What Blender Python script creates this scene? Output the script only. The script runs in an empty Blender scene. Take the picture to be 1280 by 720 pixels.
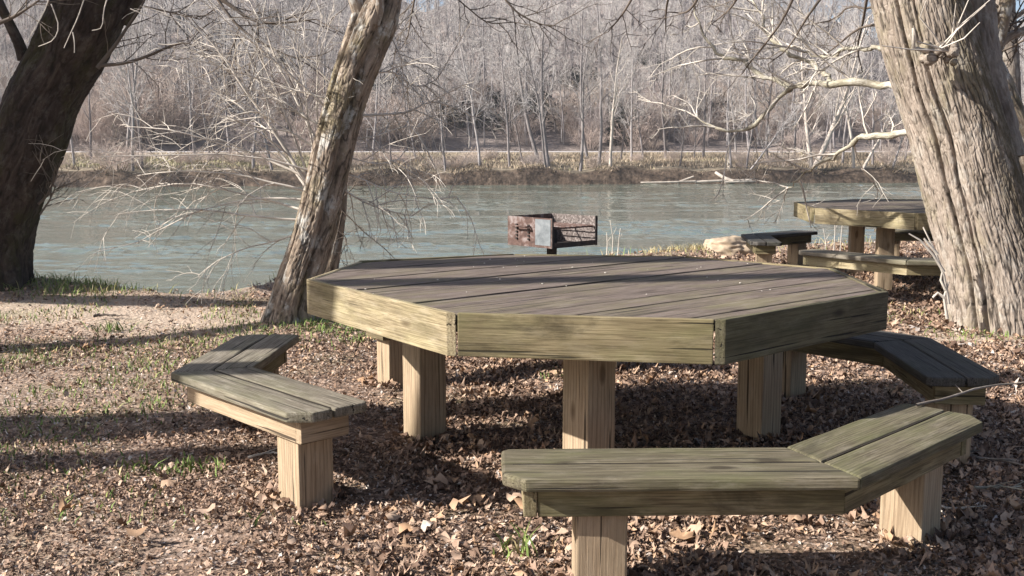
import bpy, bmesh, math, random
import numpy as np
from mathutils import Vector, Matrix, noise as mn

scene = bpy.context.scene
COL = scene.collection
R = math.radians
F, YH, HC = 1280.0, 188.0, 1.30            # lens in pixels of a 1280-wide frame, horizon row, eye height
PITCH = math.atan((360 - YH) / F)
SUNV = Vector((1.56, 0.39, -1.0))          # direction of sunlight per metre of fall

# ------------------------------------------------------------------ helpers
def at(px, py, Y):
    c, s = math.cos(PITCH), math.sin(PITCH)
    u = (px - 640) / F; v = (360 - py) / F
    d = Vector((u, c + v * s, v * c - s))
    return d * (Y / d.y) + Vector((0, 0, HC))

def tag(o, label=None, cat=None, group=None, kind=None):
    if label: o['label'] = label
    if cat: o['category'] = cat
    if group: o['group'] = group
    if kind: o['kind'] = kind
    return o

def link(name, mesh, mat=None, parent=None):
    o = bpy.data.objects.new(name, mesh)
    COL.objects.link(o)
    if mat is not None and mesh is not None and len(mesh.materials) == 0:
        mesh.materials.append(mat)
    if parent is not None: o.parent = parent
    return o

def empty(name, loc=(0, 0, 0), rz=0.0):
    o = bpy.data.objects.new(name, None); COL.objects.link(o)
    o.location = loc; o.rotation_euler = (0, 0, rz); o.empty_display_size = .2
    return o

def children(o): return [c for c in COL.objects if c.parent == o]

def np_mesh(name, V, faces, smooth=True, attrs=None, uvec=None):
    """faces: list of int arrays (n,k)"""
    me = bpy.data.meshes.new(name)
    V = np.asarray(V, np.float32)
    me.vertices.add(len(V)); me.vertices.foreach_set('co', V.ravel())
    idx = np.concatenate([f.ravel() for f in faces]).astype(np.int32)
    tot = np.concatenate([np.full(len(f), f.shape[1], np.int32) for f in faces])
    st = np.concatenate([[0], np.cumsum(tot)[:-1]]).astype(np.int32)
    me.loops.add(len(idx)); me.loops.foreach_set('vertex_index', idx)
    me.polygons.add(len(tot)); me.polygons.foreach_set('loop_start', st); me.polygons.foreach_set('loop_total', tot)
    if smooth: me.polygons.foreach_set('use_smooth', np.ones(len(tot), bool))
    me.update(calc_edges=True)
    for n, a in (attrs or {}).items():
        a = np.asarray(a, np.float32)
        if a.ndim == 1:
            at_ = me.attributes.new(n, 'FLOAT', 'POINT'); at_.data.foreach_set('value', a)
        else:
            at_ = me.attributes.new(n, 'FLOAT_VECTOR', 'POINT'); at_.data.foreach_set('vector', a.ravel())
    return me

def tubes_geo(polys, sides):
    """polys: list of (pts, radii). returns V, Q, wc"""
    groups = {}
    for p, r in polys: groups.setdefault(len(p), []).append((p, r))
    Vs, Qs, Ws, base = [], [], [], 0
    ang = np.arange(sides) * 2 * np.pi / sides
    for k, lst in groups.items():
        P = np.array([[tuple(v) for v in p] for p, r in lst], np.float64)
        Rr = np.array([r for p, r in lst], np.float64)
        T = np.gradient(P, axis=1); T /= np.linalg.norm(T, axis=2, keepdims=True) + 1e-9
        D = P[:, -1] - P[:, 0]; D /= np.linalg.norm(D, axis=1, keepdims=True) + 1e-9
        ref = np.where(np.abs(D[:, 2:3]) > .8, np.array([[0, 1., 0]]), np.array([[0, 0, 1.]]))
        N1 = np.cross(T, ref[:, None, :]); N1 /= np.linalg.norm(N1, axis=2, keepdims=True) + 1e-9
        N2 = np.cross(T, N1)
        n = len(lst)
        V = P[:, :, None, :] + Rr[:, :, None, None] * (np.cos(ang)[None, None, :, None] * N1[:, :, None, :] + np.sin(ang)[None, None, :, None] * N2[:, :, None, :])
        seg = np.concatenate([np.zeros((n, 1)), np.cumsum(np.linalg.norm(np.diff(P, axis=1), axis=2), axis=1)], axis=1)
        W = np.zeros((n, k, sides, 3)); W[..., 0] = seg[:, :, None]; W[..., 1] = np.cos(ang) * Rr[:, :, None]; W[..., 2] = np.sin(ang) * Rr[:, :, None]
        W += (np.arange(n) * 1.37 % 50)[:, None, None, None]
        i = np.arange(n)[:, None, None] * (k * sides) + np.arange(k - 1)[None, :, None] * sides + np.arange(sides)[None, None, :]
        j = np.arange(n)[:, None, None] * (k * sides) + np.arange(k - 1)[None, :, None] * sides + ((np.arange(sides) + 1) % sides)[None, None, :]
        Q = np.stack([i, j, j + sides, i + sides], -1).reshape(-1, 4) + base
        Vs.append(V.reshape(-1, 3)); Qs.append(Q); Ws.append(W.reshape(-1, 3)); base += n * k * sides
    return np.concatenate(Vs), np.concatenate(Qs), np.concatenate(Ws)

def tubes_mesh(name, polys_by_sides):
    Vs, Qs, Ws, b = [], [], [], 0
    for sides, polys in polys_by_sides:
        if not polys: continue
        V, Q, W = tubes_geo(polys, sides)
        Vs.append(V); Qs.append(Q + b); Ws.append(W); b += len(V)
    return np_mesh(name, np.concatenate(Vs), [np.concatenate(Qs)], True, {'wc': np.concatenate(Ws), 'furrow': np.full(b, .8)})

# ------------------------------------------------------------------ materials
def mat(name):
    m = bpy.data.materials.new(name); m.use_nodes = True
    nt = m.node_tree; b = nt.nodes['Principled BSDF']
    return m, nt, b

def N(nt, t, **kw):
    n = nt.nodes.new(t)
    for k, v in kw.items():
        if k.startswith('i_'):
            key = k[2:]; n.inputs[int(key) if key.isdigit() else key.replace('_', ' ')].default_value = v
        else: setattr(n, k, v)
    return n

def L(nt, a, b): nt.links.new(a, b)

def ramp(nt, fac, stops):
    r = N(nt, 'ShaderNodeValToRGB')
    while len(r.color_ramp.elements) > 1: r.color_ramp.elements.remove(r.color_ramp.elements[0])
    r.color_ramp.elements[0].position = stops[0][0]; r.color_ramp.elements[0].color = (*stops[0][1], 1)
    for p, c in stops[1:]:
        e = r.color_ramp.elements.new(p); e.color = (*c, 1)
    L(nt, fac, r.inputs[0]); return r.outputs[0]

def mapped(nt, src, scale):
    mp = N(nt, 'ShaderNodeMapping'); mp.inputs['Scale'].default_value = scale
    L(nt, src, mp.inputs['Vector']); return mp.outputs[0]

def noise_(nt, vec, scale, detail=4, rough=.55, dist=0.0):
    n = N(nt, 'ShaderNodeTexNoise'); n.inputs['Scale'].default_value = scale
    n.inputs['Detail'].default_value = detail; n.inputs['Roughness'].default_value = rough
    n.inputs['Distortion'].default_value = dist
    L(nt, vec, n.inputs['Vector']); return n.outputs['Fac']

def mix(nt, fac, a, b, mode='MIX'):
    m = N(nt, 'ShaderNodeMix', data_type='RGBA', blend_type=mode)
    if isinstance(fac, float): m.inputs[0].default_value = fac
    else: L(nt, fac, m.inputs[0])
    for s, v in ((6, a), (7, b)):
        if isinstance(v, tuple): m.inputs[s].default_value = (*v, 1)
        else: L(nt, v, m.inputs[s])
    return m.outputs[2]

def bump(nt, h, strength, dist, prev=None):
    b = N(nt, 'ShaderNodeBump'); b.inputs['Strength'].default_value = strength; b.inputs['Distance'].default_value = dist
    L(nt, h, b.inputs['Height'])
    if prev is not None: L(nt, prev, b.inputs['Normal'])
    return b.outputs[0]

def wood(name, light, mid, dark, algae, algae_amt=.5, worn=(.34, .31, .27), worn_amt=.4, stain=.45, fine_amt=.85):
    m, nt, b = mat(name)
    a = N(nt, 'ShaderNodeAttribute', attribute_name='wc').outputs['Vector']
    g1 = noise_(nt, mapped(nt, a, (2.2, 52, 52)), 1.0, 8, .72, .8)
    g2 = noise_(nt, mapped(nt, a, (5, 230, 230)), 1.0, 4, .65)
    wv = N(nt, 'ShaderNodeTexWave', wave_type='BANDS', bands_direction='Y'); wv.inputs['Scale'].default_value = 9
    wv.inputs['Distortion'].default_value = 7; wv.inputs['Detail'].default_value = 3; wv.inputs['Detail Scale'].default_value = .8
    L(nt, mapped(nt, a, (.35, 1, 1)), wv.inputs['Vector'])
    base = ramp(nt, g1, [(.22, dark), (.46, mid), (.76, light)])
    base = mix(nt, .2, base, ramp(nt, wv.outputs['Fac'], [(0, dark), (.5, mid), (1, light)]))
    fine = ramp(nt, g2, [(.40, (.42, .39, .36)), (.54, (1, 1, 1))])
    base = mix(nt, fine_amt, base, fine, 'MULTIPLY')
    al = noise_(nt, mapped(nt, a, (2.2, 5, 5)), 1.0, 5, .65)
    alf = ramp(nt, al, [(.45, (0, 0, 0)), (.68, (algae_amt,) * 3)])
    base = mix(nt, alf, base, algae)
    w = noise_(nt, mapped(nt, a, (7, 26, 26)), 1.0, 7, .75)
    wf = ramp(nt, w, [(.5, (0, 0, 0)), (.72, (worn_amt,) * 3)])
    base = mix(nt, wf, base, worn)
    sn_ = noise_(nt, mapped(nt, a, (1.6, 7, 7)), 1.0, 6, .72, .8)
    base = mix(nt, ramp(nt, sn_, [(.5, (0, 0, 0)), (.66, (stain,) * 3)]), base, tuple(x * .5 for x in dark))
    ring = N(nt, 'ShaderNodeTexWave', wave_type='BANDS', bands_direction='Y'); ring.inputs['Scale'].default_value = 26
    ring.inputs['Distortion'].default_value = 5; ring.inputs['Detail'].default_value = 2; ring.inputs['Detail Scale'].default_value = .6
    L(nt, mapped(nt, a, (.22, 1, 1)), ring.inputs['Vector'])
    base = mix(nt, .45, base, ramp(nt, ring.outputs['Fac'], [(.1, (.55, .52, .5)), (.5, (1, 1, 1))]), 'MULTIPLY')
    # checks: thin drying cracks along the grain
    ck = noise_(nt, mapped(nt, a, (1.1, 60, 60)), 1.0, 2, .5)
    ckf = ramp(nt, ck, [(.325, (1, 1, 1)), (.35, (0, 0, 0))])
    base = mix(nt, ckf, base, (dark[0] * .3, dark[1] * .3, dark[2] * .3))
    kn = N(nt, 'ShaderNodeTexVoronoi'); kn.inputs['Scale'].default_value = 1.0
    L(nt, mapped(nt, a, (2.6, 7, 7)), kn.inputs['Vector'])
    knf = ramp(nt, kn.outputs['Distance'], [(.07, (.8, .8, .8)), (.14, (0, 0, 0))])
    base = mix(nt, knf, base, (dark[0] * .55, dark[1] * .5, dark[2] * .45))
    L(nt, base, b.inputs['Base Color']); b.inputs['Roughness'].default_value = .82
    b.inputs['Specular IOR Level'].default_value = .25
    n1 = bump(nt, g2, .35, .004); n2 = bump(nt, g1, .3, .006, n1)
    inv = N(nt, 'ShaderNodeMath', operation='SUBTRACT'); inv.inputs[0].default_value = 1; L(nt, ckf, inv.inputs[1])
    n3 = bump(nt, inv.outputs[0], .6, .004, n2)
    L(nt, n3, b.inputs['Normal'])
    return m

M = {}
M['top'] = wood('weathered_tabletop_wood', (.235, .185, .153), (.158, .124, .104), (.08, .062, .053), (.165, .145, .082), .75, (.31, .262, .225), .4)
M['apron'] = wood('weathered_apron_wood', (.46, .38, .245), (.36, .297, .18), (.15, .118, .068), (.25, .225, .115), .5, (.48, .42, .31), .5)
M['apron_mid'] = wood('olive_apron_wood', (.30, .245, .145), (.225, .18, .10), (.10, .08, .043), (.165, .155, .07), .6, (.35, .30, .205), .4, .75)
M['apron_dark'] = wood('blackened_shaded_apron_wood', (.17, .145, .09), (.105, .09, .055), (.045, .038, .025), (.10, .098, .05), .6, (.20, .18, .13), .4)  # black algae plus painted shade, for boards on the table's unlit sides
M['post'] = wood('post_wood', light=(.45, .345, .23), mid=(.37, .275, .18), dark=(.21, .15, .095), algae=(.30, .245, .15), algae_amt=.25, worn=(.49, .40, .29), worn_amt=.4, stain=.15, fine_amt=.4)
M['seat'] = wood('weathered_seat_wood', (.29, .255, .20), (.215, .188, .145), (.10, .088, .068), (.165, .16, .09), .6, (.40, .36, .30), .55)
M['seat_olive'] = wood('olive_seat_wood', (.185, .16, .105), (.135, .115, .075), (.065, .056, .04), (.12, .12, .055), .7, (.29, .255, .20), .45)
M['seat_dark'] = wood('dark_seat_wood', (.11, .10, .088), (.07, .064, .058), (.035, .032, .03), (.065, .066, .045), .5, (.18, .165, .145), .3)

def bark(name, light, mid, dark, moss, moss_amt, scale=1.0, lichen=None, lich_amt=0.0, bstr=.6, furrow=0.0):
    m, nt, b = mat(name)
    a = N(nt, 'ShaderNodeAttribute', attribute_name='wc').outputs['Vector']
    st = mapped(nt, a, (5 * scale, 20 * scale, 20 * scale))
    n1 = noise_(nt, st, 1.0, 8, .65, .6)
    n2 = noise_(nt, mapped(nt, a, (18 * scale, 55 * scale, 55 * scale)), 1.0, 5, .6)
    base = ramp(nt, n1, [(.30, dark), (.5, mid), (.68, light)])
    base = mix(nt, .7, base, ramp(nt, n2, [(.3, (.55, .5, .47)), (.6, (1, 1, 1))]), 'MULTIPLY')
    ms = noise_(nt, mapped(nt, a, (2.2, 4, 4)), 1.0, 6, .7)
    base = mix(nt, ramp(nt, ms, [(.5, (0, 0, 0)), (.64, (moss_amt,) * 3)]), base, moss)
    if lichen:
        ln = noise_(nt, mapped(nt, a, (6, 9, 9)), 1.0, 6, .72)
        base = mix(nt, ramp(nt, ln, [(.53, (0, 0, 0)), (.62, (lich_amt,) * 3)]), base, lichen)
    fu = N(nt, 'ShaderNodeAttribute', attribute_name='furrow').outputs['Fac']
    if furrow: base = mix(nt, ramp(nt, fu, [(.15, (furrow,) * 3), (.62, (0, 0, 0))]), base, tuple(x * .3 for x in dark))
    L(nt, base, b.inputs['Base Color']); b.inputs['Roughness'].default_value = .9
    b.inputs['Specular IOR Level'].default_value = .2
    q = bump(nt, n1, bstr, .02); q = bump(nt, n2, .5, .006, q)
    L(nt, q, b.inputs['Normal'])
    return m

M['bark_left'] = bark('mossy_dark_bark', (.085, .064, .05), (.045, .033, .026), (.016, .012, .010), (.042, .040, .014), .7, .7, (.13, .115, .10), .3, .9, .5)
M['bark_mid'] = bark('lichened_bark', (.40, .33, .26), (.27, .215, .165), (.095, .07, .05), (.17, .15, .07), .5, .9, (.50, .49, .45), .7, .9, .8)
M['bark_right'] = bark('furrowed_bark', (.385, .325, .27), (.285, .238, .195), (.135, .108, .085), (.19, .17, .085), .4, 1.2, (.46, .43, .38), .35, .6, .95)
M['bark_far'] = bark('grey_bark', (.33, .29, .25), (.23, .195, .165), (.10, .08, .065), (.14, .13, .08), .3, .8, (.36, .34, .3), .4)
M['lichen_limb'] = bark('pale_lichen_bark', (.50, .47, .38), (.37, .335, .265), (.12, .095, .07), (.32, .295, .20), .4, 1.6, (.58, .55, .48), .5, .9)
def moss_shade_side(m, moss, lo, hi, amt):
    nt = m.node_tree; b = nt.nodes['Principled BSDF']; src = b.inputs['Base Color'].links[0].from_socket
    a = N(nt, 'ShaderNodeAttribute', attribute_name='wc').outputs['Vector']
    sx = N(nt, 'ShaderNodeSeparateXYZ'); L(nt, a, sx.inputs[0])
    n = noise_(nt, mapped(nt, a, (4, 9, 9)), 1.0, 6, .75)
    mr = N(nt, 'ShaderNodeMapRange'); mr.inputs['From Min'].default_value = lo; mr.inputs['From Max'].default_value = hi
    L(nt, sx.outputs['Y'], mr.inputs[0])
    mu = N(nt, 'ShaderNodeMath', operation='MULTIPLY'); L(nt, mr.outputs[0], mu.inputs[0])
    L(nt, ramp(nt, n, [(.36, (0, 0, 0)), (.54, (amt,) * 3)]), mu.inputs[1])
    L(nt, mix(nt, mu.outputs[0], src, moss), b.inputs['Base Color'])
moss_shade_side(M['bark_right'], (.075, .06, .036), 2.96, 3.16, .9)  # moss, and shade painted into the bark colour on the trunk's right side
def flat(name, c, rough=.85, var=.35, scale=6.0):
    m, nt, b = mat(name)
    tc = N(nt, 'ShaderNodeTexCoord').outputs['Object']
    n = noise_(nt, tc, scale, 4, .6)
    lo = tuple(x * (1 - var) for x in c); hi = tuple(min(1, x * (1 + var)) for x in c)
    L(nt, ramp(nt, n, [(.3, lo), (.7, hi)]), b.inputs['Base Color'])
    b.inputs['Roughness'].default_value = rough; b.inputs['Specular IOR Level'].default_value = .2
    return m
M['twig'] = flat('pale_twig', (.50, .45, .39), .8, .4, 5)
M['twig_dark'] = flat('dark_twig', (.13, .105, .085), .85, .3, 3)

def wood_far(name, pal, seed):
    """bare far-off trees: colour varies from tree to tree"""
    m, nt, b = mat(name)
    oi = N(nt, 'ShaderNodeObjectInfo').outputs['Random']
    tc = N(nt, 'ShaderNodeTexCoord').outputs['Object']
    n = noise_(nt, tc, 1.2, 3, .6)
    c = ramp(nt, oi, [(i / (len(pal) - 1), p) for i, p in enumerate(pal)])
    c = mix(nt, .8, c, ramp(nt, n, [(.3, (.68, .65, .64)), (.65, (1, 1, 1))]), 'MULTIPLY')
    L(nt, c, b.inputs['Base Color']); b.inputs['Roughness'].default_value = .9
    b.inputs['Specular IOR Level'].default_value = .15
    return m
M['ftrunk'] = wood_far('far_trunk_bark', [(.27, .245, .24), (.21, .185, .18), (.36, .335, .325), (.17, .15, .145), (.31, .285, .28)], 1)
M['fcrown'] = wood_far('far_twigs', [(.52, .485, .465), (.44, .41, .395), (.57, .535, .505), (.50, .45, .415), (.54, .51, .495)], 2)
M['fshrub'] = wood_far('brush_twigs', [(.56, .46, .40), (.49, .40, .355), (.60, .50, .42), (.48, .42, .40)], 3)
M['sycamore'] = wood_far('pale_sycamore_bark', [(.52, .46, .40), (.45, .39, .34), (.56, .51, .45)], 4)

# leaf litter, grass: colour is an attribute of each leaf
M['gap_dark'] = flat('gap_dark_brown', (.03, .024, .018), .95, .4, 60)
def attr_color(name, stops, rough=.75, tr=.0):
    m, nt, b = mat(name)
    a = N(nt, 'ShaderNodeAttribute', attribute_name='tone').outputs['Fac']
    c = ramp(nt, a, stops)
    tc = N(nt, 'ShaderNodeTexCoord').outputs['Object']
    n = noise_(nt, tc, 60, 3, .6)
    c = mix(nt, .6, c, ramp(nt, n, [(.3, (.65, .6, .58)), (.65, (1, 1, 1))]), 'MULTIPLY')
    L(nt, c, b.inputs['Base Color']); b.inputs['Roughness'].default_value = rough
    b.inputs['Specular IOR Level'].default_value = .3
    return m
M['leaf'] = attr_color('dry_leaves', [(0, (.075, .047, .034)), (.2, (.16, .10, .068)), (.45, (.335, .225, .160)), (.66, (.47, .342, .25)), (.78, (.42, .26, .15)), (.88, (.49, .43, .385)), (1, (.60, .53, .46))])
M['grass'] = attr_color('grass_blades', [(0, (.10, .16, .035)), (.45, (.20, .27, .07)), (.6, (.42, .36, .17)), (1, (.52, .43, .26))])
M['straw'] = attr_color('bank_straw', [(0, (.15, .115, .08)), (.4, (.31, .245, .175)), (.75, (.44, .36, .265)), (.85, (.34, .33, .165)), (1, (.50, .42, .32))])

def ground_mat():
    m, nt, b = mat('leaf_strewn_earth')
    tc = N(nt, 'ShaderNodeTexCoord').outputs['Object']
    a = N(nt, 'ShaderNodeAttribute', attribute_name='path').outputs['Fac']
    n1 = noise_(nt, tc, 34, 6, .7); n2 = noise_(nt, tc, 1.3, 5, .6)
    vo = N(nt, 'ShaderNodeTexVoronoi'); vo.inputs['Scale'].default_value = 42; L(nt, tc, vo.inputs['Vector'])
    vc = N(nt, 'ShaderNodeSeparateColor'); L(nt, vo.outputs['Color'], vc.inputs[0])
    litter = ramp(nt, vc.outputs[0], [(0, (.07, .047, .037)), (.4, (.18, .12, .09)), (.75, (.30, .205, .15)), (1, (.38, .30, .25))])
    dirt = ramp(nt, n1, [(.3, (.31, .235, .175)), (.55, (.48, .38, .295)), (.75, (.58, .485, .39))])
    c = mix(nt, a, litter, dirt)
    c = mix(nt, ramp(nt, n2, [(.5, (0, 0, 0)), (.7, (.35, .35, .35))]), c, (.16, .17, .07))
    L(nt, c, b.inputs['Base Color']); b.inputs['Roughness'].default_value = .95
    b.inputs['Specular IOR Level'].default_value = .1
    q = bump(nt, vo.outputs['Distance'], .5, .02); q = bump(nt, n1, .7, .02, q)
    L(nt, q, b.inputs['Normal'])
    return m
M['ground'] = ground_mat()

def hill_mat():
    m, nt, b = mat('hillside_leaf_floor')
    tc = N(nt, 'ShaderNodeTexCoord').outputs['Object']
    n1 = noise_(nt, tc, .35, 7, .7); n2 = noise_(nt, tc, .045, 3, .5)
    c = ramp(nt, n1, [(.3, (.10, .083, .076)), (.52, (.24, .20, .178)), (.72, (.38, .32, .285))])
    c = mix(nt, ramp(nt, n2, [(.42, (0, 0, 0)), (.62, (.5, .5, .5))]), c, (.15, .12, .115))
    g = N(nt, 'ShaderNodeAttribute', attribute_name='straw').outputs['Fac']
    c2 = ramp(nt, noise_(nt, tc, 1.5, 6, .7), [(.3, (.13, .105, .075)), (.55, (.26, .215, .155)), (.75, (.36, .305, .23))])
    c = mix(nt, g, c, c2)
    cut = N(nt, 'ShaderNodeAttribute', attribute_name='cut').outputs['Fac']
    c = mix(nt, cut, c, ramp(nt, noise_(nt, tc, 2.2, 6, .7), [(.35, (.035, .027, .022)), (.6, (.12, .088, .066)), (.78, (.27, .21, .16))]))
    L(nt, c, b.inputs['Base Color']); b.inputs['Roughness'].default_value = .95
    b.inputs['Specular IOR Level'].default_value = .1
    L(nt, bump(nt, n1, .8, .6), b.inputs['Normal'])
    return m
M['hill'] = hill_mat()

def water_mat():
    m, nt, b = mat('river_water')
    tc = N(nt, 'ShaderNodeTexCoord').outputs['Object']
    big = noise_(nt, mapped(nt, tc, (.03, .10, 1)), 1.0, 3, .6)
    c = ramp(nt, big, [(.3, (.108, .13, .104)), (.7, (.155, .178, .145))])
    L(nt, c, b.inputs['Base Color'])
    b.inputs['Roughness'].default_value = .05; b.inputs['IOR'].default_value = 1.33
    b.inputs['Specular IOR Level'].default_value = .6
    r1 = noise_(nt, mapped(nt, tc, (1.5, 3.4, 1)), 1.0, 5, .62, .5)
    r2 = noise_(nt, mapped(nt, tc, (5, 11, 1)), 1.0, 3, .6)
    streak = noise_(nt, mapped(nt, tc, (.09, .42, 1)), 1.0, 4, .6, .8)
    sf = ramp(nt, streak, [(.38, (.18,) * 3), (.62, (1, 1, 1))])
    h = N(nt, 'ShaderNodeMath', operation='MULTIPLY'); L(nt, r1, h.inputs[0]); L(nt, sf, h.inputs[1])
    q = bump(nt, h.outputs[0], .5, .03)
    L(nt, q, b.inputs['Normal'])
    return m
M['water'] = water_mat()
M['road'] = flat('gravel_road', (.42, .39, .38), .95, .15, 1.0)
M['rock'] = flat('pale_rock', (.34, .265, .19), .9, .35, 7)
M['drift'] = flat('bleached_driftwood', (.42, .365, .31), .85, .45, 2)
M['white'] = flat('white_paint', (.72, .71, .70), .6, .1, 2)

# ------------------------------------------------------------------ terrain
EDGE = [(-400, 40), (-60, 17), (-20, 12.4), (-8, 10.9), (-5.6, 10.2), (-4.4, 9.75), (-3.6, 9.35), (-2.9, 9.05), (-2.5, 9.3), (-2.1, 10.3), (-1, 11.0), (.5, 11.9), (2.2, 12.95), (3.0, 13.6), (4.2, 13.9), (8, 15.2), (20, 18), (60, 27), (400, 90)]
EX, EY = np.array([e[0] for e in EDGE], float), np.array([e[1] for e in EDGE], float)
WZ = -1.2
def edge_y(x): return np.interp(x, EX, EY)
TREES_XY = [(-4.85, 9.4, .05, .8), (-1.66, 7.7, .03, .5), (3.5, 7.35, .03, .8)]
def n2d(x, y, s, seed=0.0): return mn.noise(Vector((x * s + seed, y * s - seed, seed)))
def ground_z(x, y):
    e = float(edge_y(x)) + .10 * n2d(x, 0, 1.7, 3.1)
    z = .022 * n2d(x, y, .9, 1.0) + .012 * n2d(x, y, 3.0, 5.0)
    for tx, ty, a, w in TREES_XY:
        z += a * math.exp(-((x - tx) ** 2 + (y - ty) ** 2) / (w * w))
    d = y - e
    if d > -.5: z += .05 * max(0, 1 - abs(d + .1) / .4)
    if d > 0:
        z -= min(2.6, (d * .95 if d < 1.6 else 1.52 + (d - 1.6) * .45))
    return z
def path_f(x, y):
    v = .45 * math.exp(-(((x + 2.6) / 1.4) ** 2 + ((y - 5.6) / 1.0) ** 2)) if x < 0 else 0
    v = max(v, .35 * math.exp(-(((x + 1.6) / .8) ** 2 + ((y - 3.3) / .35) ** 2)))
    v = max(v, 0); v = max(v, math.exp(-(((x + 3.6) / 2.7) ** 2 + ((y - 8.0 + .25 * math.sin(x * 2.1)) / 1.0) ** 2) ** 1.3))
    v = max(v, .9 * math.exp(-(((x - 3.2) / 1.0) ** 2 + ((y - 6.9) / .5) ** 2)))
    v = max(v, .2 * math.exp(-(((x - 1.25) / .3) ** 2 + ((y - 3.1) / .15) ** 2)))
    d = float(edge_y(x)) - y
    if d < .8: v = max(v, .7 * (1 - max(0, d) / .8))
    return min(1, v)

def nonuni(lo, hi, core_lo, core_hi, fine, grow_):
    a = [core_lo]
    while a[-1] < core_hi: a.append(a[-1] + fine)
    s = fine
    while a[-1] < hi: s *= grow_; a.append(a[-1] + s)
    b = []; s = fine; v = core_lo
    while v > lo: s *= grow_; v -= s; b.append(v)
    return np.array(b[::-1] + a)

def grid_mesh(name, xs, ys, zf, attrs):
    nx, ny = len(xs), len(ys)
    V = np.zeros((ny, nx, 3)); A = {k: np.zeros((ny, nx)) for k in attrs}
    for j, y in enumerate(ys):
        for i, x in enumerate(xs):
            x, y = float(x), float(y)
            V[j, i] = (x, y, zf(x, y))
            for k, f in attrs.items(): A[k][j, i] = f(x, y)
    i = np.arange(nx - 1)[None, :] + np.arange(ny - 1)[:, None] * nx
    Q = np.stack([i, i + 1, i + 1 + nx, i + nx], -1).reshape(-1, 4)
    return np_mesh(name, V.reshape(-1, 3), [Q], True, {k: v.ravel() for k, v in A.items()})

xs = nonuni(-400, 400, -7, 7, .09, 1.12); ys = nonuni(-60, 60, 2, 16, .09, 1.12)
tag(link('ground', grid_mesh('ground', xs, ys, ground_z, {'path': path_f}), M['ground']), kind='structure')

def far_shore(x): return 75 + .17 * x + 1.0 * mn.noise(Vector((x * .12, 7.3, 0))) + .4 * mn.noise(Vector((x * .5, 2.3, 0)))
def ridge_h(x, y):
    az = x / max(30, y)
    r = np.interp(az, [-.9, -.5, -.25, -.13, -.085, -.05, .05, .2, .30, .36, .44, .55, .9], [44, 40, 38, 34, 28.5, 31, 34, 33, 29, 23, 17, 15, 14])
    return float(r)
def far_z(x, y):
    d = y - far_shore(x)
    if d < 0: return WZ - min(2.5, -d * .6)
    if d < .9: return WZ + (1.05 + .6 * mn.noise(Vector((x * .3, 1.0, 0)))) * (d / .9) ** .7 + .16 * n2d(x, y, 1.3)
    if d < 14: return WZ + 1.15 + (.6 * mn.noise(Vector((x * .3, 1.0, 0))) - .1) * max(0, 1 - (d - .9) / 4) + (d - .9) / 13.1 * .75 + .15 * n2d(x, y, .35)
    if d < 17: return .70 + (d - 14) / 3 * .45
    if d < 22: return 1.15
    h = ridge_h(x, y); D = 118.0; t = (d - 22) / D
    s = t if t < 1 else 1 + (t - 1) * .1
    und = 2.2 * mn.noise(Vector((x * .022, y * .022, 4))) * min(1, t * 3) + .7 * mn.noise(Vector((x * .09, y * .09, 9))) * min(1, t * 6)
    return 1.15 + h * (s ** .92 if t > 0 else 0) * (1 if t < 1 else 1) + und
def straw_f(x, y):
    d = y - far_shore(x)
    return 1.0 if 0 < d < 17 else max(0, 1 - (d - 17) / 3) if d >= 17 else 1
def cut_f(x, y):
    d = y - far_shore(x)
    return 1.0 if d < .75 else max(0, 1 - (d - .75) / .5)
fx = np.concatenate([np.arange(-420, -80, 8.), np.arange(-80, 80, .6), np.arange(80, 421, 8.)])
base_rows = [-8, -4, -2, -1, -.4, 0, .15, .3, .45, .6, .75, .9, 1.1, 1.4, 2, 3, 4.5, 6, 8, 10, 12, 13.5, 14, 14.7, 15.4, 16.2, 17, 18, 20, 22] + list(np.arange(24, 60, 2.)) + list(np.arange(60, 170, 4.)) + [180, 200, 240, 320]
nx, ny = len(fx), len(base_rows)
V = np.zeros((ny, nx, 3)); A1 = np.zeros((ny, nx)); A2 = np.zeros((ny, nx))
for j, dd in enumerate(base_rows):
    for i, x in enumerate(fx):
        x = float(x); y = far_shore(x) + dd
        V[j, i] = (x, y, far_z(x, y)); A1[j, i] = straw_f(x, y); A2[j, i] = cut_f(x, y)
ii = np.arange(nx - 1)[None, :] + np.arange(ny - 1)[:, None] * nx
tag(link('hill', np_mesh('hill', V.reshape(-1, 3), [np.stack([ii, ii + 1, ii + 1 + nx, ii + nx], -1).reshape(-1, 4)], True, {'straw': A1.ravel(), 'cut': A2.ravel()}), M['hill']), kind='structure')
# road along the foot of the hill
rv = []; xr = np.arange(-400, 401, 2.)
for x in xr:
    s = far_shore(float(x) * .3) + .17 * .7 * x
    for dd in (16.9, 17.4, 20.6, 21.1):
        rv.append((x, far_shore(float(x)) + dd, 1.15 + (.07 if dd in (17.4, 20.6) else -.05)))
k = np.arange(len(xr) - 1)[:, None] * 4 + np.arange(3)[None, :]
tag(link('road', np_mesh('road', np.array(rv), [np.stack([k, k + 4, k + 5, k + 1], -1).reshape(-1, 4)], False), M['road']), kind='structure')
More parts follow.
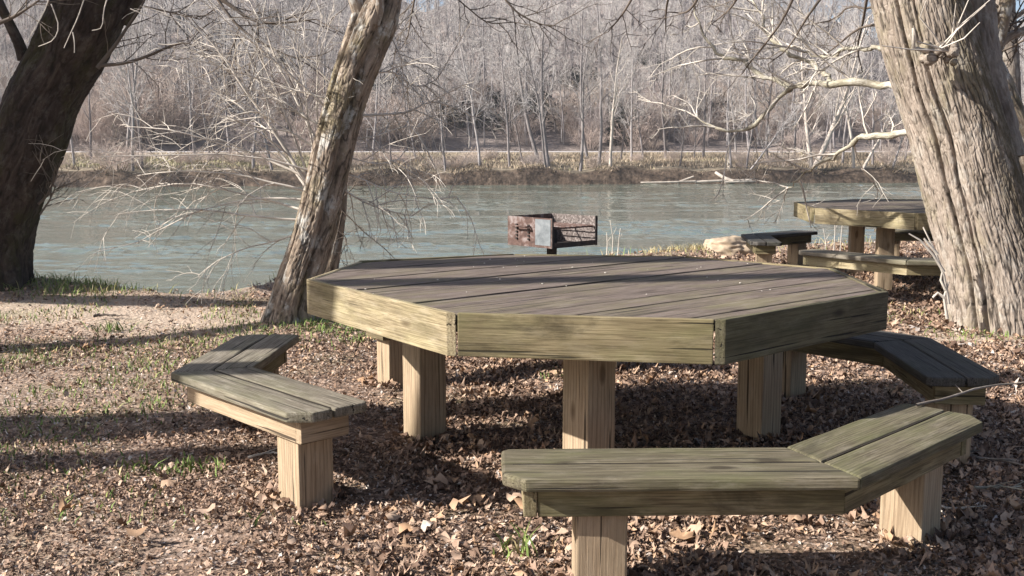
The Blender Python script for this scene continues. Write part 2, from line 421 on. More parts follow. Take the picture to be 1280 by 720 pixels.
# water
uu = np.concatenate([[-30, -12, -5, -2.5, -1.5, -1.0, -.8], np.linspace(-.66, .66, 560), [.8, 1.0, 1.5, 2.5, 5, 12, 30]])
yy = np.concatenate([[3., 5., 7.], np.geomspace(8.3, 88, 620), [100, 130, 170]])
Vw = np.zeros((len(yy), len(uu), 3))
for j, y in enumerate(yy):
    for i, u in enumerate(uu):
        x = u * (y if y > 8 else 8); z = WZ
        if abs(u) < .7 and 8 < y < 90:
            p = mn.noise(Vector((x * .10, y * .33, 3.0))) + .6 * mn.noise(Vector((x * .35, y * 1.1, 8.0)))
            am = min(1.5, max(.12, .6 + 1.9 * p)) * min(1, (.7 - abs(u)) / .05)
            z += am * (.045 * mn.noise(Vector((x * .8, y * 1.7, 1.0))) + .042 * mn.noise(Vector((x * 2.1, y * 4.2, 5.0))) + (.016 * mn.noise(Vector((x * 5, y * 9, 2.0))) if y < 40 else 0))
        Vw[j, i] = (x, y, z)
nxw, nyw = len(uu), len(yy)
iw = np.arange(nxw - 1)[None, :] + np.arange(nyw - 1)[:, None] * nxw
tag(link('water', np_mesh('water', Vw.reshape(-1, 3), [np.stack([iw, iw + 1, iw + 1 + nxw, iw + nxw], -1).reshape(-1, 4)], True), M['water']), kind='structure')

# ------------------------------------------------------------------ boards
def clip(poly, n, c):
    """keep points with n.p <= c"""
    out = []
    for i in range(len(poly)):
        a, b = poly[i], poly[(i + 1) % len(poly)]
        da, db = n.dot(a) - c, n.dot(b) - c
        if da <= 0: out.append(a)
        if (da < 0 < db) or (db < 0 < da):
            out.append(a + (b - a) * (da / (da - db)))
    return out

class Boards:
    def __init__(s, seed=0):
        s.bm = bmesh.new(); s.wc = s.bm.verts.layers.float_vector.new('wc'); s.dn = s.bm.verts.layers.int.new('done'); s.rng = random.Random(seed)
    def prism(s, poly, z0, z1, grain, bev=.005, dz=0.0):
        """poly: list of 2D Vectors ccw; grain: 2D direction"""
        bm = s.bm; old = None
        vs = [bm.verts.new((p.x, p.y, z1 + dz)) for p in poly]
        f = bm.faces.new(vs)
        if f.normal.z < 0: f.normal_flip()
        r = bmesh.ops.extrude_face_region(bm, geom=[f])
        nv = [v for v in r['geom'] if isinstance(v, bmesh.types.BMVert)]
        for v in nv: v.co.z = z0 + dz
        new = [v for v in bm.verts if not v[s.dn]]
        s._finish(new, old, Vector((grain.x, grain.y, 0)), bev)
    def box(s, c, ax, ay, az, sx, sy, sz, grain, bev=.006):
        bm = s.bm; old = None
        vs = []
        for dz in (-1, 1):
            for dy in (-1, 1):
                for dx in (-1, 1):
                    vs.append(bm.verts.new(c + ax * (dx * sx / 2) + ay * (dy * sy / 2) + az * (dz * sz / 2)))
        for q in ((0, 2, 3, 1), (4, 5, 7, 6), (0, 1, 5, 4), (2, 6, 7, 3), (0, 4, 6, 2), (1, 3, 7, 5)):
            bm.faces.new([vs[i] for i in q])
        s._finish(vs, old, grain, bev)
    def _finish(s, new, old, g, bev):
        bm = s.bm
        bm.normal_update()
        fs = list({f for v in new for f in v.link_faces})
        bmesh.ops.recalc_face_normals(bm, faces=fs)
        es = list({e for v in new for e in v.link_edges})
        if bev: bmesh.ops.bevel(bm, geom=es, offset=bev, segments=2, profile=.6, affect='EDGES', clamp_overlap=True)
        gn = g.normalized()
        new = [v for v in bm.verts if not v[s.dn]]
        lng = [e for e in {e for v in new for e in v.link_edges} if abs((e.verts[1].co - e.verts[0].co).normalized().dot(gn)) > .75 and e.calc_length() > .25]
        if lng:
            bmesh.ops.subdivide_edges(bm, edges=lng, cuts=max(3, int(max(e.calc_length() for e in lng) / .085)), use_grid_fill=False)
            oz = s.rng.uniform(0, 90)
            for v in bm.verts:
                if not v[s.dn]:
                    q = v.co * 9 + Vector((oz, 0, 0))
                    ga = abs(gn.z)
                    v.co += Vector((mn.noise(q), mn.noise(q + Vector((7, 3, 1))), mn.noise(q + Vector((2, 9, 5))) * .12)) * (.0026 if ga < .5 else .0012)
        g = g.normalized()
        up = Vector((0, 0, 1)) if abs(g.z) < .8 else Vector((1, 0, 0))
        ac = g.cross(up).normalized(); th = g.cross(ac)
        o = Vector((s.rng.uniform(0, 60), s.rng.uniform(0, 60), s.rng.uniform(0, 60)))
        for v in bm.verts:
            if not v[s.dn]:
                v[s.dn] = 1; v[s.wc] = Vector((v.co.dot(g), v.co.dot(ac), v.co.dot(th))) + o
    def build(s, name, m, parent=None):
        me = bpy.data.meshes.new(name); s.bm.to_mesh(me); s.bm.free()
        for p in me.polygons: p.use_smooth = False
        return link(name, me, m, parent)

def V2(x, y): return Vector((x, y))
def rot90(v): return V2(-v.y, v.x)

def picnic_table(corners, c, plank_dir, rot, apron_mats, label, H=.76, ap=.148, legr=.76, seed=1, legs=None):
    root = empty('picnic_table', (c.x, c.y, 0))
    tag(root, label, 'picnic table', 'octagonal picnic tables')
    P = [p - c for p in corners]; n = 8; t = .023
    # inset octagon
    ins = []
    lines = []
    for i in range(n):
        a, b = P[i], P[(i + 1) % n]; d = (b - a).normalized(); nrm = V2(d.y, -d.x)
        lines.append((nrm, nrm.dot(a), d))
    planks = Boards(seed)
    g = V2(math.cos(plank_dir), math.sin(plank_dir)); ac = rot90(g)
    w = .142; rr = random.Random(seed)
    lo = min(ac.dot(p) for p in P); hi = max(ac.dot(p) for p in P)
    s = lo - .03
    while s < hi:
        poly = list(P)
        for nrm, cc, d in lines: poly = clip(poly, nrm, cc - t - .003)
        poly = clip(poly, ac, s + w - .004); poly = clip(poly, -ac, -s)
        if len(poly) >= 3:
            area = abs(sum(poly[i].x * poly[(i + 1) % len(poly)].y - poly[i].y * poly[(i + 1) % len(poly)].x for i in range(len(poly)))) / 2
            if area > .004: planks.prism(poly, H - .042, H - .003, g, .004, rr.uniform(-.003, .003))
        s += w
    planks.build('tabletop', M['top'], root)
    for i in range(n):
        nrm, cc, d = lines[i]
        a, b = P[i], P[(i + 1) % n]
        prev, nxt = lines[(i - 1) % n], lines[(i + 1) % n]
        q = t * 1.42
        if i % 2 == 0:      # this board stops between its neighbours
            poly = [a + d * (q + .003), b - d * (q + .003), b - d * (q + .003) - nrm * t + d * t * .42 * 0, a + d * (q + .003) - nrm * t]
            # inner points: keep parallel to the neighbours' end faces
            poly[2] = b - d * (q + .003) - nrm * t; poly[3] = a + d * (q + .003) - nrm * t
        else:               # this board runs through to the corner
            poly = [a, b, b + nxt[2] * q, a - prev[2] * q]
        bd = Boards(seed * 31 + i)
        bd.prism(poly, H - ap, H + .001 * (i % 3), d, .004)
        bd.build('apron_board', M[apron_mats[i]], root)
    if legs is None:
        legs = [c + V2(math.sin(rot + k * math.pi / 2), -math.cos(rot + k * math.pi / 2)) * legr for k in range(4)]
    for k, p in enumerate(legs):
        bd = Boards(seed * 57 + k)
        p = p - c; a = rot + math.pi / 4
        bd.box(Vector((p.x, p.y, (H - .05) / 2 - .1)), Vector((math.cos(a), math.sin(a), 0)), Vector((-math.sin(a), math.cos(a), 0)), Vector((0, 0, 1)), .142, .142, H - .05 + .2, Vector((0, 0, 1)), .007)
        bd.build('leg', M['post'], root)
    for k in range(2):
        a = rot + k * math.pi / 2
        d = Vector((math.sin(a), -math.cos(a), 0)); e = Vector((d.y, -d.x, 0))
        bd = Boards(seed * 91 + k)
        z = H - .042 - .05 * (k + 1) + .003 - .001
        for sd in ((-1, 1) if k == 0 else (-1, 1)):
            bd.box(Vector((0, 0, H - .085 if k == 0 else H - .127)) + e * (sd * .095), d, e, Vector((0, 0, 1)), 1.75, .036, .08 if k == 0 else .0, d, .003) if k == 0 else None
        if k == 0: bd.build('support_beam', M['apron_mid'], root)
    return root

def bench(I, dirA, dirB, la, lb, label, ina=.185, inb=.185, seat='seat', apron='apron_mid', H=.40, w=.305, seed=1, group='benches around the picnic tables', post_at=.64, cham=.065, post_base=-.1, apA=None, apB=None):
    """I: inner vertex of the bend; dirA/dirB: headings (deg) of the two arms; outer side is away from the arms' inside"""
    root = empty('bench', (I.x, I.y, 0)); tag(root, label, 'bench', group)
    dA = V2(math.cos(R(dirA)), math.sin(R(dirA))); dB = V2(math.cos(R(dirB)), math.sin(R(dirB)))
    bis = (dA + dB).normalized()               # towards the inside of the bend
    def outn(d):
        n = rot90(d)
        return n if n.dot(bis) < 0 else -n
    half = math.acos(max(-1, min(1, dA.dot(bis))))
    def onbis(off): return -bis * (off / math.sin(half))   # point of the line offset outwards by off
    z1, t = H, .038
    sb = Boards(seed)
    gap = .010
    rr = random.Random(seed)
    for d, l in ((dA, la), (dB, lb)):
        n = outn(d)
        for (o0, o1, k) in ((0, w / 2 - gap / 2, 0), (w / 2 + gap / 2, w, 1)):
            p0, p1 = onbis(o0) + d * .0015, onbis(o1) + d * .0015
            e0, e1 = d * l + n * o0, d * l + n * o1
            poly = [p0, p1, e1, e0]
            if k == 1: poly = [p0, p1, e1 - d * cham, e1 - n * cham, e0]
            else: poly = [p0, p1, e1, e0 + n * .02, e0 - d * .02]
            a = sum(poly[i].x * poly[(i + 1) % len(poly)].y - poly[i].y * poly[(i + 1) % len(poly)].x for i in range(len(poly)))
            if a < 0: poly = poly[::-1]
            sb.prism(poly, z1 - t, z1, d, .009, rr.uniform(-.002, .001))
    sb.build('seat', M[seat], root)
    db = Boards(seed + 500)  # dark strip added in the plank gap to draw its dark line
    for d, l in ((dA, la), (dB, lb)):
        n = outn(d); o0, o1 = w / 2 - gap / 2 - .004, w / 2 + .001
        poly = [onbis(o0) + d * .03, onbis(o1) + d * .03, d * (l - .03) + n * o1, d * (l - .03) + n * o0]
        a = sum(poly[i].x * poly[(i + 1) % 4].y - poly[i].y * poly[(i + 1) % 4].x for i in range(4))
        if a < 0: poly = poly[::-1]
        db.prism(poly, z1 - .03, z1 - .0035, d, 0)
    db.build('gap_dark_strip', M['gap_dark'], root)
    # frame under the seat
    az0, az1, bt = H - t - .089, H - t - .001, .038
    k = 0
    for d, l, am, inset in ((dA, la, apA or apron, ina), (dB, lb, apB or apron, inb)):
        n = outn(d)
        for o0, o1 in ((.055, .055 + bt), (w - .055 - bt, w - .055)):
            poly = [onbis(o0) + d * .001, onbis(o1) + d * .001, d * (l - .10) + n * o1, d * (l - .10) + n * o0]
            a = sum(poly[i].x * poly[(i + 1) % 4].y - poly[i].y * poly[(i + 1) % 4].x for i in range(4))
            if a < 0: poly = poly[::-1]
            b = Boards(seed * 13 + k); k += 1
            b.prism(poly, az0, az1, d, .003); b.build('apron_board', M[am], root)
        poly = [d * (l - .098) + n * .052, d * (l - .06) + n * .052, d * (l - .06) + n * (w - .052), d * (l - .098) + n * (w - .052)]
        a = sum(poly[i].x * poly[(i + 1) % 4].y - poly[i].y * poly[(i + 1) % 4].x for i in range(4))
        if a < 0: poly = poly[::-1]
        b = Boards(seed * 17 + k); b.prism(poly, az0 + .001, az1 - .001, n, .003); b.build('apron_board', M[am], root)
        # post
        cpt = d * (l - inset) + n * (w / 2)
        b = Boards(seed * 19 + k)
        top = H - t - .002
        b.box(Vector((cpt.x, cpt.y, (top + post_base) / 2)), Vector((d.x, d.y, 0)), Vector((n.x, n.y, 0)), Vector((0, 0, 1)), .148, .148, top - post_base, Vector((0, 0, 1)), .007)
        b.build('leg', M['post'], root)
    return root

# main table: corners in order FL, FR, R, BR, B2, B1, BL, L
TC = V2(.334, 4.434)
corn = [V2(-.219, 3.394), V2(.686, 3.247), V2(1.45, 3.91), V2(1.486, 4.714), V2(.92, 5.24), V2(-.02, 5.36), V2(-.748, 5.027), V2(-.869, 4.295)]
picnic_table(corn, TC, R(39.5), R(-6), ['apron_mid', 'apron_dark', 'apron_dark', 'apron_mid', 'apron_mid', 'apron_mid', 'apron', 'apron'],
             'large weathered octagonal picnic table in the middle of the clearing', seed=3,
             legs=[V2(.29, 3.77), V2(1.12, 4.53), V2(.40, 5.22), V2(-.395, 4.52)])
bench(V2(-1.086, 4.223), -46.5, 87, .83, .76, 'angled grey wooden bench left of the large table, next to the slim leaning tree', ina=.20, seed=11, apron='post', apB='apron_mid')
bench(V2(.842, 3.049), 181.3, 44.3, .875, .80, 'angled olive green bench right in front of the large table, nearest the camera', ina=.285, inb=.245, seed=12, apron='apron_mid', seat='seat_olive')
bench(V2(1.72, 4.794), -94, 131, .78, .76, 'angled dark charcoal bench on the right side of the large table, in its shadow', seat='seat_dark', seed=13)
bench(V2(-.066, 5.86), 215, -9, .80, .78, 'bench behind the large table, only one post of it showing left of the table leg', seed=14)

# second table
T2 = V2(4.22, 10.12); R2 = 1.43; th2 = R(-74.3)
c2 = [V2(T2.x + R2 * math.sin(th2 + k * math.pi / 4), T2.y - R2 * math.cos(th2 + k * math.pi / 4)) for k in range(8)]
picnic_table(c2, T2, R(20), th2 + R(22), ['apron', 'apron_mid'] + ['apron_mid'] * 6, 'second octagonal picnic table by the water, half hidden by the big right trunk', seed=5, legr=.92)
def ring_bench(k, r, label, seed, seat='seat', la=.85, lb=.85, **kw):
    a = th2 + k * math.pi / 4
    I = V2(T2.x + r * math.sin(a), T2.y - r * math.cos(a))
    # sides meeting at corner k
    def cor(i): return V2(math.sin(th2 + i * math.pi / 4), -math.cos(th2 + i * math.pi / 4))
    d1 = cor(k + 1) - cor(k); d0 = cor(k - 1) - cor(k)
    bench(I, math.degrees(math.atan2(d0.y, d0.x)), math.degrees(math.atan2(d1.y, d1.x)), la, lb, label, seat=seat, seed=seed, **kw)
ring_bench(1, 1.66, 'sunlit angled bench in front of the second table, beside the big right trunk', 21, apA='apron', la=.98, lb=.9)
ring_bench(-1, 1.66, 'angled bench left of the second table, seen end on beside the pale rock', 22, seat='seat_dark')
ring_bench(5, 1.66, 'bench behind the second table, glimpsed between its legs', 23)

# ------------------------------------------------------------------ grill
def metal(name, c1, c2, c3, rough=.6, metallic=.5, sc=14):
    m, nt, b = mat(name)
    tc = N(nt, 'ShaderNodeTexCoord').outputs['Object']
    n = noise_(nt, tc, sc, 6, .7, .5)
    L(nt, ramp(nt, n, [(.33, c1), (.5, c2), (.66, c3)]), b.inputs['Base Color'])
    b.inputs['Roughness'].default_value = rough; b.inputs['Metallic'].default_value = metallic
    L(nt, bump(nt, n, .4, .004), b.inputs['Normal'])
    return m
M['rust'] = metal('rusty_steel', (.04, .024, .02), (.10, .056, .044), (.25, .21, .20), .75, .25)
M['steel'] = metal('heat_blued_steel', (.10, .112, .12), (.17, .188, .20), (.24, .25, .255), .55, .4, 9)
M['soot'] = metal('sooty_steel', (.012, .011, .011), (.03, .026, .024), (.07, .05, .04), .8, .2)
M['ash'] = metal('ash_flecked_plate', (.03, .025, .024), (.12, .095, .085), (.33, .29, .27), .9, .1, 60)
def box_mesh(bm, c, ax, ay, az, sx, sy, sz, bev=.0):
    vs = []
    for dz in (-1, 1):
        for dy in (-1, 1):
            for dx in (-1, 1): vs.append(bm.verts.new(c + ax * (dx * sx / 2) + ay * (dy * sy / 2) + az * (dz * sz / 2)))
    fs = [bm.faces.new([vs[i] for i in q]) for q in ((0, 2, 3, 1), (4, 5, 7, 6), (0, 1, 5, 4), (2, 6, 7, 3), (0, 4, 6, 2), (1, 3, 7, 5))]
    if bev:
        bmesh.ops.bevel(bm, geom=list({e for v in vs for e in v.link_edges}), offset=bev, segments=2, affect='EDGES')
def bm_obj(name, bm, m, parent):
    bmesh.ops.recalc_face_normals(bm, faces=bm.faces[:])
    me = bpy.data.meshes.new(name); bm.to_mesh(me); bm.free()
    return link(name, me, m, parent)
Xv, Yv, Zv = Vector((1, 0, 0)), Vector((0, 1, 0)), Vector((0, 0, 1))
g = empty('charcoal_grill', (.285, 7.3, 0), R(43)); tag(g, 'rusty steel park grill on a post between the large table and the river', 'grill')
# local frame: -x = handle side plate (towards camera left), -y = open front (towards camera right)
S, z0, z1 = .44, .635, .835
b = bmesh.new(); box_mesh(b, Vector((0, 0, .32)), Xv, Yv, Zv, .055, .055, .64 + .2, .004); bm_obj('post', b, M['soot'], g)
b = bmesh.new(); box_mesh(b, Vector((0, 0, z0)), Xv, Yv, Zv, S, S, .006); fb = bm_obj('firebox_floor', b, M['soot'], g)
b = bmesh.new(); box_mesh(b, Vector((-S / 2, 0, (z0 + z1) / 2)), Xv, Yv, Zv, .006, S + .006, z1 - z0 + .006); sp = bm_obj('handle_side_plate', b, M['rust'], g); sp['label'] = 'rust streaked side plate with slots and grate handle'
b = bmesh.new(); box_mesh(b, Vector((-S / 2 - .0045, -.135, (z0 + z1) / 2 + .004)), Xv, Yv, Zv, .003, .15, z1 - z0 - .02); bm_obj('bare_steel_patch', b, M['steel'], sp)
b = bmesh.new()
for yy in (.005, .125):
    for k in range(5): box_mesh(b, Vector((-S / 2 - .008, yy, z1 - .055 - k * .024)), Xv, Yv, Zv, .012, .014, .012)
bm_obj('slot_teeth', b, M['soot'], sp)
b = bmesh.new(); box_mesh(b, Vector((S / 2, 0, (z0 + z1) / 2)), Xv, Yv, Zv, .006, S + .006, z1 - z0 + .006); bm_obj('side_plate', b, M['ash'], g)
b = bmesh.new(); box_mesh(b, Vector((0, S / 2, (z0 + z1) / 2)), Xv, Yv, Zv, S - .008, .006, z1 - z0 + .004); bm_obj('back_plate', b, M['rust'], g)
b = bmesh.new(); box_mesh(b, Vector((S / 2, -S / 2 - .006, (z0 + z1) / 2)), Xv, Yv, Zv, .022, .006, z1 - z0 + .01)
box_mesh(b, Vector((-S / 2, -S / 2 - .006, (z0 + z1) / 2)), Xv, Yv, Zv, .014, .006, z1 - z0 + .01)
box_mesh(b, Vector((0, -S / 2 - .004, z0 + .018)), Xv, Yv, Zv, S - .03, .006, .03); bm_obj('front_lip', b, M['soot'], g)
polys = [([Vector((-.2 + i * .057, -.215, .772)), Vector((-.2 + i * .057, .0, .772)), Vector((-.2 + i * .057, .2, .772))], [.004] * 3) for i in range(8)]
polys += [([Vector((-.205, y, .765)), Vector((0, y, .765)), Vector((.205, y, .765))], [.006] * 3) for y in (-.2, 0, .19)]
link('cooking_grate', tubes_mesh('cooking_grate', [(6, polys)]), M['rust'], g)
hp = [([Vector((-S / 2 + .03, .125, .772)), Vector((-S / 2 - .03, .125, .772)), Vector((-S / 2 - .045, .125, .772)), Vector((-S / 2 - .045, .06, .775)), Vector((-S / 2 - .045, -.01, .772)), Vector((-S / 2 - .03, -.01, .772)), Vector((-S / 2 + .03, -.01, .772))], [.007] * 7)]
link('grate_handle', tubes_mesh('grate_handle', [(6, hp)]), M['rust'], g)

# ------------------------------------------------------------------ trees: branch growth
def perp(d, rng):
    a = Vector((rng.uniform(-1, 1), rng.uniform(-1, 1), rng.uniform(-1, 1)))
    p = a - d * a.dot(d)
    return p.normalized() if p.length > 1e-4 else Vector((1, 0, 0))

def grow(out, rng, p, d, length, r, lvl, spec):
    """spec[lvl]: n segs, wander, up pull, nch, child length ratio, child radius ratio, angle range, start"""
    sp = spec[lvl]; n = sp['n']; seg = length / n
    pts = [p.copy()]; rad = [r]; d = d.normalized(); dirs = [d]
    tip = sp.get('tip', .25)
    for i in range(n):
        d = (d + perp(d, rng) * sp['wander'] * rng.uniform(.3, 1) + Vector((0, 0, sp['up'])) * (i + 1) / n).normalized()
        p = p + d * seg
        pts.append(p.copy()); rad.append(r * (1 - (1 - tip) * (i + 1) / n)); dirs.append(d)
    out.setdefault(lvl, []).append((pts, rad))
    if lvl + 1 < len(spec):
        nc = sp['nch']; nc = max(1, int(round(nc * rng.uniform(.75, 1.25))))
        s0 = sp.get('start', .2)
        for c in range(nc):
            t = s0 + (1 - s0) * ((c + rng.random()) / nc)
            f = t * n; i = min(int(f), n - 1); fr = f - i
            q = pts[i].lerp(pts[i + 1], fr); dd = dirs[i + 1]
            a = R(rng.uniform(*sp['ang']))
            pd = perp(dd, rng)
            nd = dd * math.cos(a) + pd * math.sin(a)
            nd.z += sp.get('cup', 0.0)
            cl = length * sp['cl'] * (1.15 - sp.get('taper', .6) * t) * rng.uniform(.7, 1.25)
            rr = max(rad[i] * sp['cr'], sp.get('rmin', .003))
            grow(out, rng, q, nd, cl, rr, lvl + 1, spec)

def tree_meshes(seed, H=14., r=.16, nbr=15, lean=.06, crown0=.3, spread=.34, twig=.018, nsub=8, ntw=6, fork=False):
    rng = random.Random(seed); out = {}
    spec = [dict(n=9, wander=.10, up=.05, nch=nbr, cl=spread, cr=.42, ang=(28, 62), start=crown0, cup=.15, tip=.18, taper=.55),
            dict(n=5, wander=.22, up=.10, nch=nsub, cl=.42, cr=.45, ang=(25, 60), start=.15, cup=.1, tip=.25, rmin=twig * .9),
            dict(n=3, wander=.28, up=.10, nch=ntw, cl=.55, cr=.6, ang=(20, 60), start=.1, tip=.5, rmin=twig * .7),
            dict(n=2, wander=.3, up=.08, nch=0, cl=0, cr=0, ang=(0, 0), tip=.5)]
    d = Vector((rng.uniform(-1, 1) * lean, rng.uniform(-1, 1) * lean, 1))
    if fork:
        grow(out, rng, Vector((0, 0, -.3)), d + Vector((.22, 0, 0)), H, r, 0, spec)
        grow(out, rng, Vector((0, 0, -.3)), d + Vector((-.26, .1, 0)), H * .9, r * .85, 0, spec)
    else:
        grow(out, rng, Vector((0, 0, -.3)), d, H, r, 0, spec)
    tr = tubes_mesh('trunk', [(6, out.get(0, [])), (5, out.get(1, []))])
    cr = tubes_mesh('crown', [(3, out.get(2, []) + out.get(3, []))])
    return tr, cr

def whole_mesh(seed, **kw):
    """single mesh with trunk and crown materials"""
    tr, cr = tree_meshes(seed, **kw)
    bm = bmesh.new(); bm.from_mesh(tr); n0 = len(bm.faces); bm.from_mesh(cr)
    bm.faces.ensure_lookup_table()
    for i in range(n0, len(bm.faces)): bm.faces[i].material_index = 1
    me = bpy.data.meshes.new('bare_tree'); bm.to_mesh(me); bm.free()
    me.materials.append(M['ftrunk']); me.materials.append(M['fcrown'])
    return me

hill_var = [whole_mesh(100 + i, H=h, r=h * .0105, nbr=nb, crown0=c0, spread=sp, twig=tw, nsub=7, ntw=5)
            for i, (h, nb, c0, sp, tw) in enumerate([(17, 14, .4, .25, .022), (15, 15, .3, .30, .022), (18, 12, .5, .22, .022), (13, 14, .25, .34, .020), (16, 13, .45, .26, .022), (11, 14, .2, .38, .02)])]

# far bank trees (with trunk and crown as parts)
bank_var = {}
def bank_tree_proto(key, label, group, trunk_m, crown_m, **kw):
    tr, cr = tree_meshes(**kw)
    tr.materials.append(trunk_m); cr.materials.append(crown_m)
    bank_var[key] = (tr, cr)
for i in range(5):
    bank_tree_proto('thin%d' % i, '', '', M['ftrunk'], M['fcrown'], seed=300 + i, H=[11, 13, 9, 12, 10][i], r=[.11, .13, .09, .15, .10][i], nbr=15, crown0=[.25, .3, .18, .35, .2][i], spread=.33, twig=.015, nsub=8, ntw=6, lean=.12)
bank_tree_proto('syc0', '', '', M['sycamore'], M['fcrown'], seed=330, H=12, r=.22, nbr=11, crown0=.22, spread=.42, twig=.015, nsub=7, ntw=6, lean=.05, fork=True)
bank_tree_proto('syc1', '', '', M['sycamore'], M['fcrown'], seed=331, H=11, r=.15, nbr=10, crown0=.3, spread=.36, twig=.015, nsub=7, ntw=6, lean=.05)

def place_bank(px, d, key, label, group=None, sc=1.0, lean=(0, 0), rz=0.0):
    # solve for x so that it stands d metres behind the shoreline at image column px
    x = 0.0
    for _ in range(8):
        y = far_shore(x) + d; x = (px - 640) / F * y
    y = far_shore(x) + d
    e = empty('bare_tree', (x, y, far_z(x, y)))
    e.rotation_euler = (R(lean[1]), R(lean[0]), rz); e.scale = (sc, sc, sc)
    tag(e, label, 'tree', group)
    tr, cr = bank_var[key]
    link('trunk', tr, None, e); link('crown', cr, None, e)
    return e
G1 = 'slender bare trees along the far bank'
G1L = 'slender bare grey tree standing on the far river bank'
place_bank(1013, 1.2, 'syc0', 'pale forked thick trunked tree on the far bank, left of the big right trunk', lean=(6, 4), sc=1.05)
place_bank(1076, .9, 'syc1', 'brown leaning trunk low on the far bank just left of the big right trunk', lean=(27, 5), sc=.85)
place_bank(1064, 1.4, 'syc1', 'straight pale tree rising beside the leaning brown trunk on the far bank', lean=(4, 0), sc=.95, rz=2.0)
place_bank(936, 1.0, 'thin2', 'slim dark tree leaning right above the driftwood on the far bank', lean=(30, 0), sc=.8)
place_bank(931, 1.5, 'thin0', 'upright dark slim tree beside the driftwood on the far bank', lean=(5, 0), sc=.8, rz=1.0)
place_bank(762, 1.5, 'syc1', 'pale tree with crooked limbs on the far bank, right of the grill', lean=(5, 0), sc=.9, rz=4.0)
place_bank(686, 2.5, 'thin3', 'tall tree with dark lower trunk on the far bank right behind the grill', sc=1.12)
place_bank(1112, 1.5, 'thin4', 'thin bare tree leaning on the far bank beside the edge of the big right trunk', lean=(20, 0), sc=.8)
rng = random.Random(77)
for px in [95, 118, 163, 170, 183, 245, 268, 292, 318, 345, 470, 492, 519, 560, 600, 640, 654, 675, 680, 725, 735, 748, 775, 785, 800, 830, 850, 868, 880, 912, 920, 960, 975, 990, 1035, 1050, 1090, 1130, 20, 50, 1180, 1220, 1260, 1300, -30]:
    place_bank(px + rng.uniform(-3, 3), rng.choice([2.0, 3.5, 5, 7, 10, 12.5]), 'thin%d' % rng.randrange(5), G1L, G1, sc=rng.uniform(.75, 1.2), lean=(rng.uniform(-9, 9), rng.uniform(-4, 6)), rz=rng.uniform(0, 6.28))

# hillside: nearest trees individually
rng = random.Random(5)
cand = []
tries = 0
while len(cand) < 1600 and tries < 60000:
    tries += 1
    d = 23 + 150 * rng.random() ** 1.15
    y0 = 75 + d
    x = rng.uniform(-.62, .62) * y0
    y = far_shore(x) + d
    # clearings leave dark hollows
    if mn.noise(Vector((x * .035, y * .05, 2.0))) < -.28 and rng.random() < .6: continue
    az = x / y0
    if d > 95 and ((az > .30 and rng.random() < .8) or (-.125 < az < -.045 and rng.random() < .65)): continue
    cand.append((d, x, y))
cand.sort()
infr = [c for c in cand if abs(c[1] / c[2]) < .54]
indiv = infr[:250]; iset = set(indiv)
for d, x, y in indiv:
    o = link('bare_tree', hill_var[rng.randrange(6)])
    o.location = (x, y, far_z(x, y)); s = rng.uniform(.42, .80)
    o.scale = (s, s, s * rng.uniform(.9, 1.12)); o.rotation_euler = (R(rng.uniform(-4, 4)), R(rng.uniform(-4, 4)), rng.uniform(0, 6.28))
    tag(o, 'bare grey tree in the leafless wood on the slope across the river', 'tree', 'bare trees on the far hillside')
rest = [c for c in cand if c not in iset]
# the wood beyond reads as one mass: one geometry-nodes scatter of the same trees
vm = bpy.data.meshes.new('woods'); vm.from_pydata([(x, y, far_z(x, y)) for d, x, y in rest], [], [])
wo = link('woods', vm); tag(wo, kind='stuff', label='grey leafless wood covering the upper hillside', cat='woods')
protos = []
ng = bpy.data.node_groups.new('woods_scatter', 'GeometryNodeTree')
ng.interface.new_socket('Geometry', in_out='INPUT', socket_type='NodeSocketGeometry')
ng.interface.new_socket('Geometry', in_out='OUTPUT', socket_type='NodeSocketGeometry')
gi = ng.nodes.new('NodeGroupInput'); go = ng.nodes.new('NodeGroupOutput')
iop = ng.nodes.new('GeometryNodeInstanceOnPoints'); jn = ng.nodes.new('GeometryNodeJoinGeometry')
m2p = ng.nodes.new('GeometryNodeMeshToPoints')
srcs = [o for o in COL.objects if o.type == 'MESH' and o.data in hill_var]
seen = {}
for o in srcs: seen.setdefault(o.data.name, o)
for o in seen.values():
    oi = ng.nodes.new('GeometryNodeObjectInfo'); oi.inputs['Object'].default_value = o; oi.inputs['As Instance'].default_value = True
    oi.transform_space = 'ORIGINAL'
    ng.links.new(oi.outputs['Geometry'], jn.inputs[0])
rv1 = ng.nodes.new('FunctionNodeRandomValue'); rv1.data_type = 'FLOAT_VECTOR'
rv1.inputs[0].default_value = (-.06, -.06, 0); rv1.inputs[1].default_value = (.06, .06, 6.28)
rv2 = ng.nodes.new('FunctionNodeRandomValue'); rv2.data_type = 'FLOAT'
rv2.inputs[2].default_value = .5; rv2.inputs[3].default_value = .88
ng.links.new(gi.outputs[0], m2p.inputs[0]); ng.links.new(m2p.outputs[0], iop.inputs['Points'])
ng.links.new(jn.outputs[0], iop.inputs['Instance']); iop.inputs['Pick Instance'].default_value = True
ng.links.new(rv1.outputs[0], iop.inputs['Rotation']); ng.links.new(rv2.outputs[1], iop.inputs['Scale'])
ng.links.new(iop.outputs[0], go.inputs[0])
md = wo.modifiers.new('scatter', 'NODES'); md.node_group = ng

